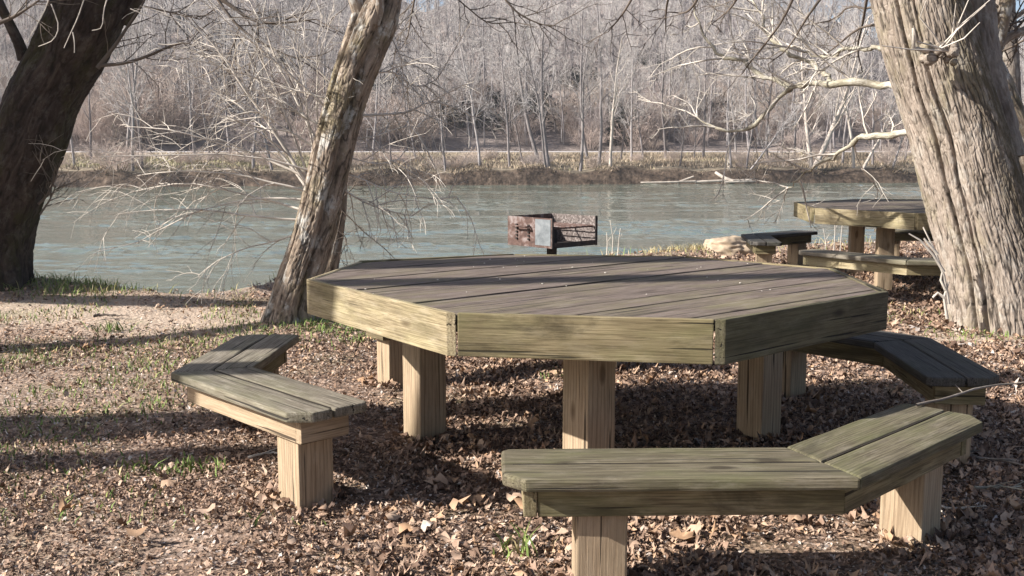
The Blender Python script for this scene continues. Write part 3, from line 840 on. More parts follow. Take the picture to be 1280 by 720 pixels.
# brush: domes of arching stems
def shrub_mesh(seed, h, w, n, tw=.012):
    rng = random.Random(seed); out = {}
    spec = [dict(n=5, wander=.18, up=-.12, nch=5, cl=.45, cr=.6, ang=(20, 55), start=.2, tip=.4, rmin=tw * .7, cup=.1),
            dict(n=3, wander=.25, up=-.05, nch=4, cl=.5, cr=.7, ang=(20, 60), start=.1, tip=.6, rmin=tw * .55),
            dict(n=2, wander=.3, up=0, nch=0, cl=0, cr=0, ang=(0, 0), tip=.6)]
    for i in range(n):
        a = rng.uniform(0, 6.28); t = rng.random() ** .7
        d = Vector((math.cos(a) * t * w / h, math.sin(a) * t * w / h, 1))
        grow(out, rng, Vector((math.cos(a) * t * w * .35, math.sin(a) * t * w * .35, -.1)), d, h * rng.uniform(.7, 1.1), tw, 0, spec)
    return tubes_mesh('brush', [(4, out[0]), (3, out[1] + out[2])])
shr = [shrub_mesh(500, 2.4, 2.2, 46, .014), shrub_mesh(501, 1.7, 2.0, 46, .012), shrub_mesh(502, 3.6, 2.2, 50, .016), shrub_mesh(503, 1.2, 1.3, 46, .012)]
for m_ in shr: m_.materials.append(M['fshrub'])
rng = random.Random(9)
def place_shrub(px, d, v, label='bare twiggy brush growing on the far river bank', group='brush along the far bank', sc=1.0):
    x = 0.0
    for _ in range(8):
        y = far_shore(x) + d; x = (px - 640) / F * y
    y = far_shore(x) + d
    o = link('brush_shrub', shr[v]); o.location = (x, y, far_z(x, y)); o.scale = (sc * rng.uniform(.9, 1.2), sc, sc); o.rotation_euler = (0, 0, rng.uniform(0, 6.28))
    tag(o, label, 'shrub', group)
for i in range(75): place_shrub(rng.uniform(-40, 1320), rng.uniform(2.2, 13), rng.choice([0, 1, 1, 3, 3]), sc=rng.uniform(.4, .85))
for i in range(170): place_shrub(rng.uniform(-40, 1320), rng.uniform(22.3, 38), rng.choice([0, 2, 2, 1]), 'bare twiggy brush at the foot of the hill behind the far road', 'brush behind the far road', sc=rng.uniform(.8, 1.3))
for px, sc in ((110, 1.25), (140, 1.5), (170, 1.7), (205, 1.7), (232, 1.4)):
    place_shrub(px, 24, 2, 'tall rounded pinkish thicket behind the far road at the left', 'thickets behind the left end of the far road', sc=sc)
place_shrub(150, 1.2, 0, 'grey bush arching down over the far bank near the left trunk', None, sc=1.0)
M['evergreen'] = attr_color('evergreen_shade_leaves', [(0, (.018, .028, .014)), (1, (.06, .075, .035))])
M['evergreen'] = attr_color('evergreen_shade_leaves', [(0, (.02, .022, .018)), (1, (.065, .062, .05))])
def evergreen(px, d, w, h, label):
    x = 0.0
    for _ in range(8):
        y = far_shore(x) + d; x = (px - 640) / F * y
    y = far_shore(x) + d
    r = np.random.RandomState(int(px)); n = 2600
    u = r.normal(size=(n, 3)); u /= np.linalg.norm(u, axis=1, keepdims=True); u *= (r.rand(n, 1) ** .33)
    lob = 1 + .7 * np.sin(u[:, :1] * 5 + px) * np.cos(u[:, 1:2] * 4)
    c = u * lob * np.array([w / 2, w / 2, h / 2]) + np.array([0, 0, h * .5])
    a = r.normal(size=(n, 3)) * .07; b_ = r.normal(size=(n, 3)) * .07
    Vv = np.stack([c - a, c + b_, c + a, c - b_], 1).reshape(-1, 3)
    o = link('evergreen_shade_clump', np_mesh('evergreen_shade_clump', Vv, [np.arange(n * 4).reshape(-1, 4)], False, {'tone': np.repeat(r.rand(n), 4)}), M['evergreen'])
    o.location = (x, y, far_z(x, y) - .2); tag(o, label, 'shrub')
evergreen(776, 24, 4.0, 4.2, 'dark evergreen shrub above the far road, right of the grill')
0 and evergreen(655, 30, 4.5, 4.0, 'dark evergreen clump on the slope above the grill')
0 and evergreen(622, 34, 6.0, 3.4, 'low wide dark evergreen clump on the slope left above the grill')
0 and evergreen(232, 40, 4.0, 4.0, 'dark evergreen clump on the slope right of the big left trunk')

rng = random.Random(15)
for i, (px, d) in enumerate([(90, 30), (150, 36), (205, 33), (250, 38), (300, 42), (560, 30), (600, 36), (640, 28), (660, 34), (690, 30), (720, 44), (860, 30), (905, 33), (470, 40), (1000, 36), (380, 50), (820, 55), (540, 60), (110, 60), (180, 52), (240, 66), (300, 58), (350, 70), (215, 80), (130, 75)]):
    evergreen(px + rng.uniform(-8, 8), d, rng.uniform(4, 8), rng.uniform(1.6, 3.0), 'low dark leaf clump standing in for the shadowed hollows on the far slope')  # dark clumps added to paint the shadowed hollows of the slope
for o in COL.objects:
    if o.name.startswith('evergreen_shade_clump') and o['label'].startswith('low dark'): o['group'] = 'dark clumps standing in for shadowed hollows on the far slope'
# straw on the far bank (uncountable)
r = np.random.RandomState(4); n = 30000
sx = r.uniform(-52, 52, n); dd = np.concatenate([r.uniform(.5, 2.8, n // 4), r.uniform(.8, 16, n - n // 4)])
B = np.zeros((n, 3, 3)); tone = np.zeros((n, 3))
for i in range(n):
    x = float(sx[i]); y = far_shore(x) + float(dd[i]); z = far_z(x, y)
    if dd[i] < 3 and mn.noise(Vector((x * .45, y * .6, 4))) < .02: dd[i] = r.uniform(3, 16); y = far_shore(x) + float(dd[i]); z = far_z(x, y)
    h = (.08 + .26 * r.rand()) * (1.0 + .6 * mn.noise(Vector((x * .3, y * .3, 0)))); a = r.rand() * 6.28; wv = .035 + .03 * r.rand()
    ln = r.normal(size=2) * h * .4
    if dd[i] < 1.2: ln[1] -= h * .9; h *= .6
    B[i, 0] = (x - math.cos(a) * wv, y - math.sin(a) * wv, z - .05); B[i, 1] = (x + math.cos(a) * wv, y + math.sin(a) * wv, z - .05)
    B[i, 2] = (x + ln[0], y + ln[1], z + h)
    tn = .45 + .5 * mn.noise(Vector((x * .15, y * .4, 5))) + r.normal() * .15
    if x < -14 and 3 < dd[i] < 13: tn = .85 + r.normal() * .06
    tone[i] = min(1, max(0, tn))
tag(link('bank_grass', np_mesh('bank_grass', B.reshape(-1, 3), [np.arange(n * 3).reshape(-1, 3)], False, {'tone': tone.ravel()}), M['straw']), kind='stuff', label='dry tan grass covering the far river bank', cat='grass')

# driftwood on the far waterline
def log(pts, r0, r1, label, name='driftwood_log', m='drift', sides=8, group=None, cat='log'):
    n = len(pts)
    me = tubes_mesh(name, [(sides, [(pts, [r0 + (r1 - r0) * i / (n - 1) for i in range(n)])])])
    o = link(name, me, M[m]); tag(o, label, cat, group); return o
def fp(px, d, z):
    x = 0.0
    for _ in range(8):
        y = far_shore(x) + d; x = (px - 640) / F * y
    return Vector((x, far_shore(x) + d, z))
log([fp(800, -.5, -1.08), fp(830, -.6, -1.05), fp(868, -.5, -1.0)], .06, .08, 'long low pale driftwood log at the left end of the far driftwood heap')
log([fp(868, -.4, -1.05), fp(900, -.5, -.95), fp(938, -.3, -.9)], .11, .07, 'thick pale driftwood log lying in the middle of the far driftwood heap')
log([fp(846, -.4, -1.1), fp(856, -.5, -.85), fp(866, -.5, -.62)], .10, .05, 'short driftwood limb sticking up at an angle from the far heap')
log([fp(893, .2, -.35), fp(902, -.2, -.7), fp(915, -.5, -1.0)], .12, .14, 'weathered driftwood root sloping down to the water on the far bank')
log([fp(905, -.8, -1.06), fp(930, -.9, -1.0), fp(943, -.8, -1.0)], .09, .05, 'bright bleached driftwood log at the right end of the far heap')

# small white board and a vine-hung dead tree on the slope
o = empty('marker_board'); x, d = -9.2, 78; y = far_shore(x) + d; o.location = (x, y - 0, far_z(x, y) + 1.4); tag(o, 'small white upright board among the trees on the far hillside', 'sign')
b = bmesh.new(); box_mesh(b, Vector((0, 0, 1.0)), Xv, Yv, Zv, .5, .06, 1.5, .01); bm_obj('board', b, M['white'], o)
b = bmesh.new(); box_mesh(b, Vector((0, .08, -.6)), Xv, Yv, Zv, .1, .1, 4.2, .01); bm_obj('post', b, M['ftrunk'], o)
x = -28.3; d = 27; y = far_shore(x) + d; zb = far_z(x, y)
rr_ = random.Random(8)
pts = [Vector((x + rr_.uniform(-.15, .15), y, zb - .3 + i * 1.0)) for i in range(10)]
sn = empty('dead_tree', (0, 0, 0)); tag(sn, 'thick pale vine-hung dead trunk standing on the slope above the far road at the left', 'tree')
link('trunk', tubes_mesh('trunk', [(10, [(pts, [.42, .4, .36, .38, .33, .36, .3, .3, .22, .1])])]), M['fshrub'], sn)
out = {}
for i in range(1, 9):
    for k in range(10):
        grow(out, rr_, pts[i], Vector((rr_.uniform(-1, 1), rr_.uniform(-1, 1), -.2)), 1.1, .02, 0, [dict(n=4, wander=.3, up=-.5, nch=4, cl=.5, cr=.7, ang=(20, 60), tip=.5, rmin=.012), dict(n=2, wander=.3, up=-.3, nch=0, cl=0, cr=0, ang=(0, 0), tip=.6)])
link('vines', tubes_mesh('vines', [(3, out[0] + out[1])]), M['fshrub'], sn)

# ------------------------------------------------------------------ near trees
def catmull(P, n):
    P = [np.array(p, float) for p in P]; P = [2 * P[0] - P[1]] + P + [2 * P[-1] - P[-2]]
    m = len(P) - 3; out = []
    for k in range(n):
        t = k / (n - 1) * m; i = min(int(t), m - 1); u = t - i
        a, b, c, d = P[i:i + 4]
        out.append(.5 * ((2 * b) + (-a + c) * u + (2 * a - 5 * b + 4 * c - d) * u * u + (-a + 3 * b - 3 * c + d) * u ** 3))
    return np.array(out)

def trunk_mesh(name, pts, rad, ns, nl, furrow=.012, fs=24., fl=5., lump=.04, flare=0.0, nroots=5, seed=0., groove=None):
    CR = catmull([(*p, r) for p, r in zip(pts, rad)], nl)
    P, Rr = CR[:, :3], CR[:, 3]
    T = np.gradient(P, axis=0); T /= np.linalg.norm(T, axis=1, keepdims=True)
    ref = np.array([0, 1., 0])
    N1 = np.cross(ref, T); N1 /= np.linalg.norm(N1, axis=1, keepdims=True); N2 = np.cross(T, N1)   # N1 ~ +x, N2 ~ +-y
    s = np.concatenate([[0], np.cumsum(np.linalg.norm(np.diff(P, axis=0), axis=1))])
    V = np.zeros((nl, ns, 3)); W = np.zeros((nl, ns, 3)); Fu = np.zeros((nl, ns))
    rref = float(np.median(Rr))
    for i in range(nl):
        r0 = Rr[i]; v = s[i]
        fl_ = flare * math.exp(-v / .22)
        for j in range(ns):
            a = 2 * math.pi * j / ns
            ca, sa = math.cos(a), math.sin(a)
            q = Vector((ca * rref * fs, sa * rref * fs, v * fl + seed))
            wob = mn.noise(Vector((ca * r0 * 9, sa * r0 * 9, v * 7 + seed))) * .55
            q2 = q + Vector((wob, wob * .7, wob))
            n1_ = abs(mn.noise(q2 * .62)) + .45 * abs(mn.noise(q2 * 1.5 + Vector((5, 3, 1))))
            m_ = abs(mn.noise(Vector((q2.x * .7, q2.y * .7, q2.z * 2.6 + 9))))
            f = min(1.0, n1_ * 3.0) * (.5 + .5 * min(1.0, m_ * 5))
            r = r0 * (1 + lump * mn.noise(Vector((ca * 1.5 + seed, sa * 1.5, v * 1.6))) * 2 + fl_ * (1 + .5 * math.cos(nroots * a + seed)))
            r += furrow * (f - .5) + furrow * .5 * mn.noise(q * 2.2)
            if groove:
                for g0, g1, gw, gd in groove:
                    ga = g0 + g1 * v + .06 * mn.noise(Vector((v * 3, seed, 1)))
                    da = (a - ga + math.pi) % (2 * math.pi) - math.pi
                    r -= gd * math.exp(-(da / gw) ** 2)
            V[i, j] = P[i] + r * (ca * N1[i] + sa * N2[i]); W[i, j] = (v + seed, ca * r0 + seed, sa * r0); Fu[i, j] = f
    i = np.arange(nl - 1)[:, None] * ns + np.arange(ns)[None, :]; jn_ = np.arange(nl - 1)[:, None] * ns + ((np.arange(ns) + 1) % ns)[None, :]
    Q = np.stack([i, jn_, jn_ + ns, i + ns], -1).reshape(-1, 4)
    return np_mesh(name, V.reshape(-1, 3), [Q], True, {'wc': W.reshape(-1, 3), 'furrow': Fu.ravel()})

def px_poly(lst, Y, dY=0.0):
    return [at(px, py, Y + dY * i / max(1, len(lst) - 1)) for i, (px, py) in enumerate(lst)]

def limb_crown(parent, name, rng, starts, spec, m, sides=(6, 4, 3, 3)):
    out = {}
    for p, d, l, r in starts: grow(out, rng, p, d, l, r, 0, spec)
    return link(name, tubes_mesh(name, [(sides[min(k, 3)], v) for k, v in sorted(out.items())]), m, parent)

CROWN = [dict(n=8, wander=.16, up=.05, nch=8, cl=.42, cr=.5, ang=(25, 60), start=.25, cup=.05, tip=.25, rmin=.02),
         dict(n=5, wander=.22, up=.03, nch=6, cl=.5, cr=.5, ang=(25, 60), start=.2, tip=.3, rmin=.009),
         dict(n=4, wander=.25, up=.0, nch=5, cl=.55, cr=.55, ang=(20, 60), start=.15, tip=.4, rmin=.004),
         dict(n=3, wander=.28, up=.0, nch=0, cl=0, cr=0, ang=(0, 0), tip=.4)]

SPARSE = [dict(n=8, wander=.14, up=.05, nch=5, cl=.42, cr=.4, ang=(25, 60), start=.3, cup=.05, tip=.2, rmin=.012),
          dict(n=5, wander=.2, up=.03, nch=3, cl=.5, cr=.5, ang=(25, 60), start=.3, tip=.3, rmin=.006),
          dict(n=4, wander=.25, up=.0, nch=0, cl=0, cr=0, ang=(0, 0), tip=.4)]
# --- big right tree
YR = 7.35
rt = empty('big_tree', (3.55, YR, 0)); rt_inv = Matrix.Translation(-Vector((3.55, YR, 0)))
tag(rt, 'massive pale furrowed tree trunk at the right edge, in front of the second table', 'tree')
def lp(root, pts): return [p - root.location for p in pts]
k = YR / F
prt = px_poly([(1266, 462), (1248, 350), (1221, 250), (1199, 170), (1179, 110), (1156, 30), (1146, -10), (1118, -130), (1095, -260)], YR, .25)
M['bark_right_f'] = M['bark_right']
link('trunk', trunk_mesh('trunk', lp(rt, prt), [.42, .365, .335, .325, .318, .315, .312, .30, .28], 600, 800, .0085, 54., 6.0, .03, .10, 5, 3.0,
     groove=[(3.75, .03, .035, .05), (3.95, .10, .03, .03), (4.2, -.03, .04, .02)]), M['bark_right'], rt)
p2 = px_poly([(1250, 200), (1238, 130), (1227, 60), (1222, 0), (1216, -120), (1205, -300)], YR + .45, .3)
link('second_stem', trunk_mesh('second_stem', lp(rt, p2), [.17, .145, .125, .12, .115, .10], 120, 200, .012, 24., 5, .03, 0, 5, 8.0), M['bark_far'], rt)
# burl with sprouts
def blob(c, r, seed, ns=24, squash=(1, 1, 1), amp=.35, fr=2.2):
    vs, fs = [], []
    nl = ns // 2
    for i in range(nl + 1):
        ph = math.pi * i / nl
        for j in range(ns):
            a = 2 * math.pi * j / ns
            n_ = Vector((math.sin(ph) * math.cos(a), math.sin(ph) * math.sin(a), math.cos(ph)))
            q = r * (1 + amp * mn.noise(n_ * fr + Vector((seed, 0, 0))) + amp * .4 * mn.noise(n_ * fr * 3 + Vector((0, seed, 0))))
            vs.append((c.x + n_.x * q * squash[0], c.y + n_.y * q * squash[1], c.z + n_.z * q * squash[2]))
    for i in range(nl):
        for j in range(ns):
            fs.append((i * ns + j, i * ns + (j + 1) % ns, (i + 1) * ns + (j + 1) % ns, (i + 1) * ns + j))
    return np.array(vs), np.array(fs)
def blobs_mesh(name, lst):
    Vs, Fs, b0 = [], [], 0
    for args in lst:
        v, f = blob(*args); Vs.append(v); Fs.append(f + b0); b0 += len(v)
    Vv = np.concatenate(Vs)
    return np_mesh(name, Vv, [np.concatenate(Fs)], True, {'wc': Vv * 1.7, 'furrow': np.full(b0, .6)})
bc = at(1172, 66, YR - .30) - rt.location
rr_ = random.Random(4)
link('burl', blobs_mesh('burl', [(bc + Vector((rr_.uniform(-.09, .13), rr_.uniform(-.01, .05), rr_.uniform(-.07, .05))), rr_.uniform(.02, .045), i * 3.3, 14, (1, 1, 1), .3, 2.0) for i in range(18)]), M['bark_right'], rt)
sp = []
for (x1, y1), (xm, ym) in (((1242, -4), (1200, 32)), ((1232, 6), (1196, 38)), ((1225, 28), (1205, 48)), ((1215, -10), (1198, 30)), ((1102, 57), (1138, 62)), ((1142, 32), (1146, 52)), ((1160, -5), (1150, 22)), ((1195, 4), (1192, 30))):
    a = at(1176 + rr_.uniform(-10, 10), 64, YR - .34) - rt.location; m_ = at(xm, ym, YR - .42) - rt.location; e = at(x1, y1, YR - .5) - rt.location
    sp.append(([a, a.lerp(m_, .5) + Vector((0, -.02, 0)), m_, m_.lerp(e, .5), e], [.006, .0055, .005, .004, .003]))
a = at(1142, 35, YR - .4) - rt.location
sp.append(([a, at(1142, 60, YR - .38) - rt.location, at(1160, 64, YR - .33) - rt.location], [.012, .016, .016]))
link('sprouts', tubes_mesh('sprouts', [(6, sp)]), M['twig'], rt)
# twigs sprouting low on the trunk
sp = []
for path in ([(1186, 380), (1180, 345), (1168, 312), (1154, 284)], [(1180, 340), (1166, 318), (1150, 300), (1136, 292)], [(1172, 318), (1160, 304), (1155, 298)], [(1184, 398), (1180, 372), (1186, 352)], [(1180, 372), (1172, 366), (1166, 372)], [(1182, 362), (1176, 350), (1178, 340)]):
    pp = [at(px, py, YR - .33) - rt.location for px, py in path]
    sp.append((pp, [.012 - .0025 * i for i in range(len(pp))]))
link('sprouts', tubes_mesh('sprouts', [(6, sp)]), M['twig'], rt)
# pale lichen-covered limbs reaching out over the river
def limb(lst, r0, r1, sub=28):
    C = catmull(lst, sub); n = len(C)
    return [Vector(c) for c in C], [r0 + (r1 - r0) * i / (n - 1) for i in range(n)]
limbs = []
def limb_px(path, Y0, Y1, r0, r1):
    n = len(path); rg = random.Random(len(limbs) + 50)
    pts = [at(px, py, Y0 + (Y1 - Y0) * i / (n - 1)) - rt.location for i, (px, py) in enumerate(path)]
    P, rd = limb(pts, r0, r1)
    P = [p + Vector((rg.uniform(-1, 1), rg.uniform(-1, 1), rg.uniform(-1, 1))) * .016 for p in P]
    rd = [q * rg.uniform(.75, 1.3) for q in rd]
    limbs.append((P, rd)); return P
la_ = limb_px([(1150, 112), (1118, 108), (1075, 104), (1035, 106), (1005, 106), (985, 113), (960, 135), (938, 160), (915, 164), (890, 158), (872, 148)], 7.5, 9.4, .036, .007)
lb_ = limb_px([(988, 112), (970, 102), (945, 92), (928, 76), (905, 70), (885, 55), (876, 35), (868, 8)], 8.55, 9.3, .024, .007)
lc_ = limb_px([(1040, 104), (1028, 90), (1012, 78), (985, 66), (968, 50), (957, 40), (953, 20), (940, 2)], 8.15, 9.0, .022, .007)
ld_ = limb_px([(1105, 60), (1085, 62), (1060, 60), (1045, 68), (1020, 70), (1000, 60), (985, 58)], 7.8, 8.6, .019, .005)
le_ = limb_px([(1165, 158), (1133, 166), (1105, 168), (1080, 172), (1055, 186), (1035, 200), (1015, 210), (1000, 222), (985, 236)], 7.4, 8.6, .029, .005)
for lb1 in limbs: link('limb', tubes_mesh('limb', [(9, [lb1])]), M['lichen_limb'], rt)
out = {}; rg = random.Random(21)
TW = [dict(n=5, wander=.28, up=-.02, nch=4, cl=.5, cr=.6, ang=(25, 70), start=.2, tip=.4, rmin=.004),
      dict(n=4, wander=.3, up=-.02, nch=3, cl=.55, cr=.6, ang=(20, 60), start=.2, tip=.4, rmin=.003),
      dict(n=3, wander=.3, up=0, nch=0, cl=0, cr=0, ang=(0, 0), tip=.5)]
for P in (la_, lb_, lc_, ld_, le_):
    for i in range(6, len(P) - 1, 3):
        d = (P[i + 1] - P[i]).normalized()
        grow(out, rg, P[i], d * .7 + perp(d, rg) + Vector((0, 0, .15)), rg.uniform(.35, .8), .009, 0, TW)
    d = (P[-1] - P[-2]).normalized()
    for _ in range(3): grow(out, rg, P[-1], d + perp(d, rg) * .5, rg.uniform(.4, .8), .007, 0, TW)
link('twigs', tubes_mesh('twigs', [(4, out[0]), (3, out[1] + out[2])]), M['twig'], rt)
# darker twigs hanging in from above
out = {}
for path in ([(1120, -20), (1090, 10), (1062, 8), (1040, 25), (1000, 32)], [(1085, -10), (1078, 30), (1072, 60), (1078, 90)], [(1110, 30), (1075, 35), (1045, 58), (1025, 72)], [(1040, -20), (1010, 20), (985, 60), (960, 80)], [(930, -20), (915, 8), (890, 30)], [(1000, -20), (975, 30), (940, 75), (928, 92)], [(840, -20), (833, 10), (832, 40)], [(880, -15), (860, 14), (835, 15)], [(800, -20), (780, 15), (760, 40)]):
    pts = [at(px, py, 7.6 + .3 * i) - rt.location for i, (px, py) in enumerate(path)]
    P, rd = limb(pts, .012, .004, 10)
    out.setdefault(0, []).append((P, rd))
    for i in range(2, 10):
        d = (P[i] - P[i - 1]).normalized()
        if rg.random() < .55: grow(out, rg, P[i], d + perp(d, rg) * .8, rg.uniform(.15, .4), .004, 1, TW)
link('twigs', tubes_mesh('twigs', [(5, out[0]), (3, out[1] + out.get(2, []))]), M['twig_dark'], rt)
limb_crown(rt, 'crown', random.Random(31), [(prt[-1] - rt.location, Vector((-.3, .2, 1)), 7, .26), (prt[-2] - rt.location, Vector((-.7, .4, 1)), 5, .13), (p2[-1] - rt.location, Vector((.2, .1, 1)), 7, .11), (prt[-1] - rt.location, Vector((.5, -.1, 1)), 5, .15)], CROWN, M['bark_far'])

# --- leaning tree at the right edge and the straight trunk behind it
pl = px_poly([(1345, 345), (1315, 285), (1290, 225), (1265, 160), (1246, 110), (1230, 66), (1216, 20), (1206, -40)], 9.1)
lt = empty('leaning_tree', (pl[0].x, 9.1, 0)); tag(lt, 'grey tree leaning left from the right edge, behind the massive trunk', 'tree')
pl = [Vector((pl[0].x + .1, 9.1, -.2))] + pl
link('trunk', trunk_mesh('trunk', lp(lt, pl), [.22, .19, .18, .165, .155, .145, .10, .085, .06], 120, 220, .008, 18., 4, .05, .1, 5, 12.), M['bark_mid'], lt)
limbs_save = limbs; limbs = []
def limb_on(root, path, Y0, Y1, r0, r1):
    n = len(path); pts = [at(px, py, Y0 + (Y1 - Y0) * i / (n - 1)) - root.location for i, (px, py) in enumerate(path)]
    return limb(pts, r0, r1, 12)
L1 = limb_on(lt, [(1238, 92), (1244, 60), (1252, 30), (1258, 0), (1262, -40)], 9.1, 9.0, .075, .05)
L2 = limb_on(lt, [(1247, 56), (1262, 45), (1280, 38), (1310, 20)], 9.05, 9.2, .05, .03)
L3 = limb_on(lt, [(1255, 20), (1240, 8), (1222, 2)], 9.05, 9.1, .025, .012)
for lb1 in (L1, L2, L3): link('limb', tubes_mesh('limb', [(9, [lb1])]), M['bark_mid'], lt)
out = {}; rg = random.Random(22)
for P, rd in (L1, L2, L3):
    for i in range(2, 12):
        d = (P[i] - P[i - 1]).normalized(); grow(out, rg, P[i], d * .5 + perp(d, rg), rg.uniform(.3, .9), .012, 0, TW)
link('twigs', tubes_mesh('twigs', [(4, out[0]), (3, out[1] + out[2])]), M['twig_dark'], lt)
ps = px_poly([(1272, 300), (1268, 220), (1263, 120), (1258, 30), (1254, -60), (1250, -200)], 14.0)
st_ = empty('slim_tree', (ps[0].x, 14.0, 0)); tag(st_, 'straight slim trunk standing behind the leaning tree at the right edge', 'tree')
ps = [Vector((ps[0].x, 14.0, -.3))] + ps
link('trunk', trunk_mesh('trunk', lp(st_, ps), [.16, .145, .14, .132, .128, .12, .1], 60, 140, .008, 18., 4, .03, .2, 5, 15.), M['bark_far'], st_)
limb_crown(st_, 'crown', random.Random(33), [(ps[-1] - st_.location, Vector((0, 0, 1)), 5, .1)] + [(ps[4].lerp(ps[6], i / 5) - st_.location, Vector((random.Random(i).uniform(-1, 1), random.Random(i + 9).uniform(-1, 1), .6)), 2.2, .035) for i in range(6)], CROWN[:], M['bark_far'])

# --- middle leaning tree
YM = 7.65
mt = empty('leaning_tree', (-1.66, YM, 0)); tag(mt, 'slim leaning tree with pale lichen patches left of the large table', 'tree')
pm = px_poly([(360, 425), (362, 405), (374, 350), (391, 295), (407, 230), (422, 165), (437, 110), (455, 60), (470, 20), (482, -15), (505, -120), (520, -240)], YM)
link('trunk', trunk_mesh('trunk', lp(mt, pm), [.185, .175, .16, .152, .150, .152, .150, .158, .165, .13, .12, .10], 260, 560, .0065, 42., 8., .045, .30, 3, 21.,
     groove=[(3.9, .02, .10, .03), (5.3, -.05, .22, .05)]), M['bark_mid'], mt)
sl = limb_on(mt, [(463, 45), (457, 28), (449, 10), (440, -20), (430, -60)], YM, YM - .1, .075, .05)
for lb1 in (sl, limb_on(mt, [(468, 30), (474, 10), (472, -10)], YM - .12, YM - .15, .04, .035)): link('limb', tubes_mesh('limb', [(10, [lb1])]), M['bark_mid'], mt)
# pale drooping shoots
SH = [dict(n=9, wander=.13, up=-.10, nch=9, cl=.42, cr=.55, ang=(20, 60), start=.15, tip=.3, rmin=.0032, taper=.4),
      dict(n=5, wander=.22, up=-.22, nch=4, cl=.55, cr=.65, ang=(20, 60), start=.2, tip=.35, rmin=.0024),
      dict(n=3, wander=.25, up=-.15, nch=0, cl=0, cr=0, ang=(0, 0), tip=.5)]
out = {}; rg = random.Random(61)
shoots = [  # start px on the trunk, heading in the picture (dx, dy up), depth heading, length, radius
    ((386, 232), (-.62, 1.0), -.1, 1.25, .016), ((386, 228), (-.35, 1.2), .1, 1.1, .010), ((392, 205), (-.12, 1.2), -.1, .95, .009), ((396, 190), (.02, 1.2), .1, .9, .008),
    ((388, 226), (-1.1, .55), .2, 1.3, .011), ((386, 240), (-1.2, .25), -.2, 1.3, .011), ((384, 250), (-1.2, .0), .1, 1.2, .010), ((380, 275), (-1.1, .08), -.1, 1.25, .010),
    ((400, 190), (-1.0, .8), -.25, 1.2, .010), ((405, 160), (-1.1, .6), .2, 1.1, .009), ((412, 140), (-.9, .9), -.15, 1.0, .009), ((378, 290), (-1.0, -.25), .15, .9, .008),
    ((415, 125), (-1.1, .3), .1, 1.0, .009), ((395, 215), (-1.1, .4), -.3, 1.3, .010), ((376, 262), (-1.2, .25), .35, 1.3, .010),
    ((398, 180), (-.6, 1.1), .25, 1.2, .011), ((384, 236), (-.8, .9), .35, 1.3, .012), ((420, 110), (-.8, 1.0), .0, .8, .007)]
for (px, py), (dx, dz), dy, ln, r0 in shoots:
    p = at(px, py, YM - .02) - mt.location
    grow(out, rg, p, Vector((dx, dy, dz)), ln * rg.uniform(1.0, 1.2), r0 * .95, 0, SH)
# right-hand branches
for path, r0 in (([(440, 145), (480, 143), (510, 140), (535, 128), (555, 130), (580, 140)], .012), ([(432, 175), (470, 170), (500, 160), (530, 158)], .006), ([(420, 230), (450, 250), (480, 262), (515, 270)], .008), ([(430, 195), (470, 205), (500, 200), (520, 215)], .006), ([(452, 95), (490, 90), (520, 108), (545, 100)], .008), ([(425, 215), (455, 225), (490, 240), (540, 248), (570, 246)], .006), ([(460, 60), (485, 45), (500, 70), (505, 100)], .006)):
    pts = [at(px, py, YM + .05 * i) - mt.location for i, (px, py) in enumerate(path)]
    P, rd = limb(pts, r0, .004, 12); out.setdefault(0, []).append((P, rd))
    for i in range(2, 12):
        d = (P[i] - P[i - 1]).normalized(); grow(out, rg, P[i], d * .6 + perp(d, rg) * .9 + Vector((0, 0, -.1)), rg.uniform(.25, .6), .005, 1, SH)
link('shoots', tubes_mesh('shoots', [(6, out[0]), (4, out[1]), (3, out[2])]), M['twig'], mt)
limb_crown(mt, 'crown', random.Random(35), [(pm[-1] - mt.location, Vector((.3, .1, 1)), 5, .09), (pm[-2] - mt.location, Vector((-.5, .4, 1)), 4, .06), (sl[0][-1] - mt.location * 0, Vector((-.5, .1, 1)), 4, .05)], CROWN, M['bark_far'])
# slim trunk right behind it
pz = px_poly([(408, 350), (413, 330), (420, 285), (424, 250), (427, 215), (438, 150), (452, 60), (462, -20)], 8.35)
zt = empty('slim_tree', (pz[0].x, 8.35, 0)); tag(zt, 'slim pale trunk close behind the lichen patched leaning tree', 'tree')
pz = [Vector((pz[0].x - .02, 8.35, -.2))] + pz
link('trunk', trunk_mesh('trunk', lp(zt, pz), [.085, .075, .07, .066, .062, .05, .04, .03, .02], 60, 150, .005, 20., 4, .05, .2, 4, 33.), M['bark_mid'], zt)
out = {}
for path, r0 in (([(424, 260), (440, 275), (455, 290), (480, 310), (492, 322)], .006), ([(420, 285), (433, 300), (425, 320)], .005), ([(424, 250), (440, 236), (446, 225)], .006), ([(412, 335), (420, 300), (428, 262)], .005)):
    pts = [at(px, py, 8.2) - zt.location for px, py in path]
    P, rd = limb(pts, r0, .003, 9); out.setdefault(0, []).append((P, rd))
    for i in range(2, 9):
        d = (P[i] - P[i - 1]).normalized(); grow(out, rg, P[i], d * .6 + perp(d, rg) * .9, rg.uniform(.1, .3), .003, 1, SH)
for q0 in out[0]: link('twig', tubes_mesh('twig', [(5, [q0])]), M['twig_dark'], zt)
link('twigs', tubes_mesh('twigs', [(3, out[1] + out.get(2, []))]), M['twig_dark'], zt)

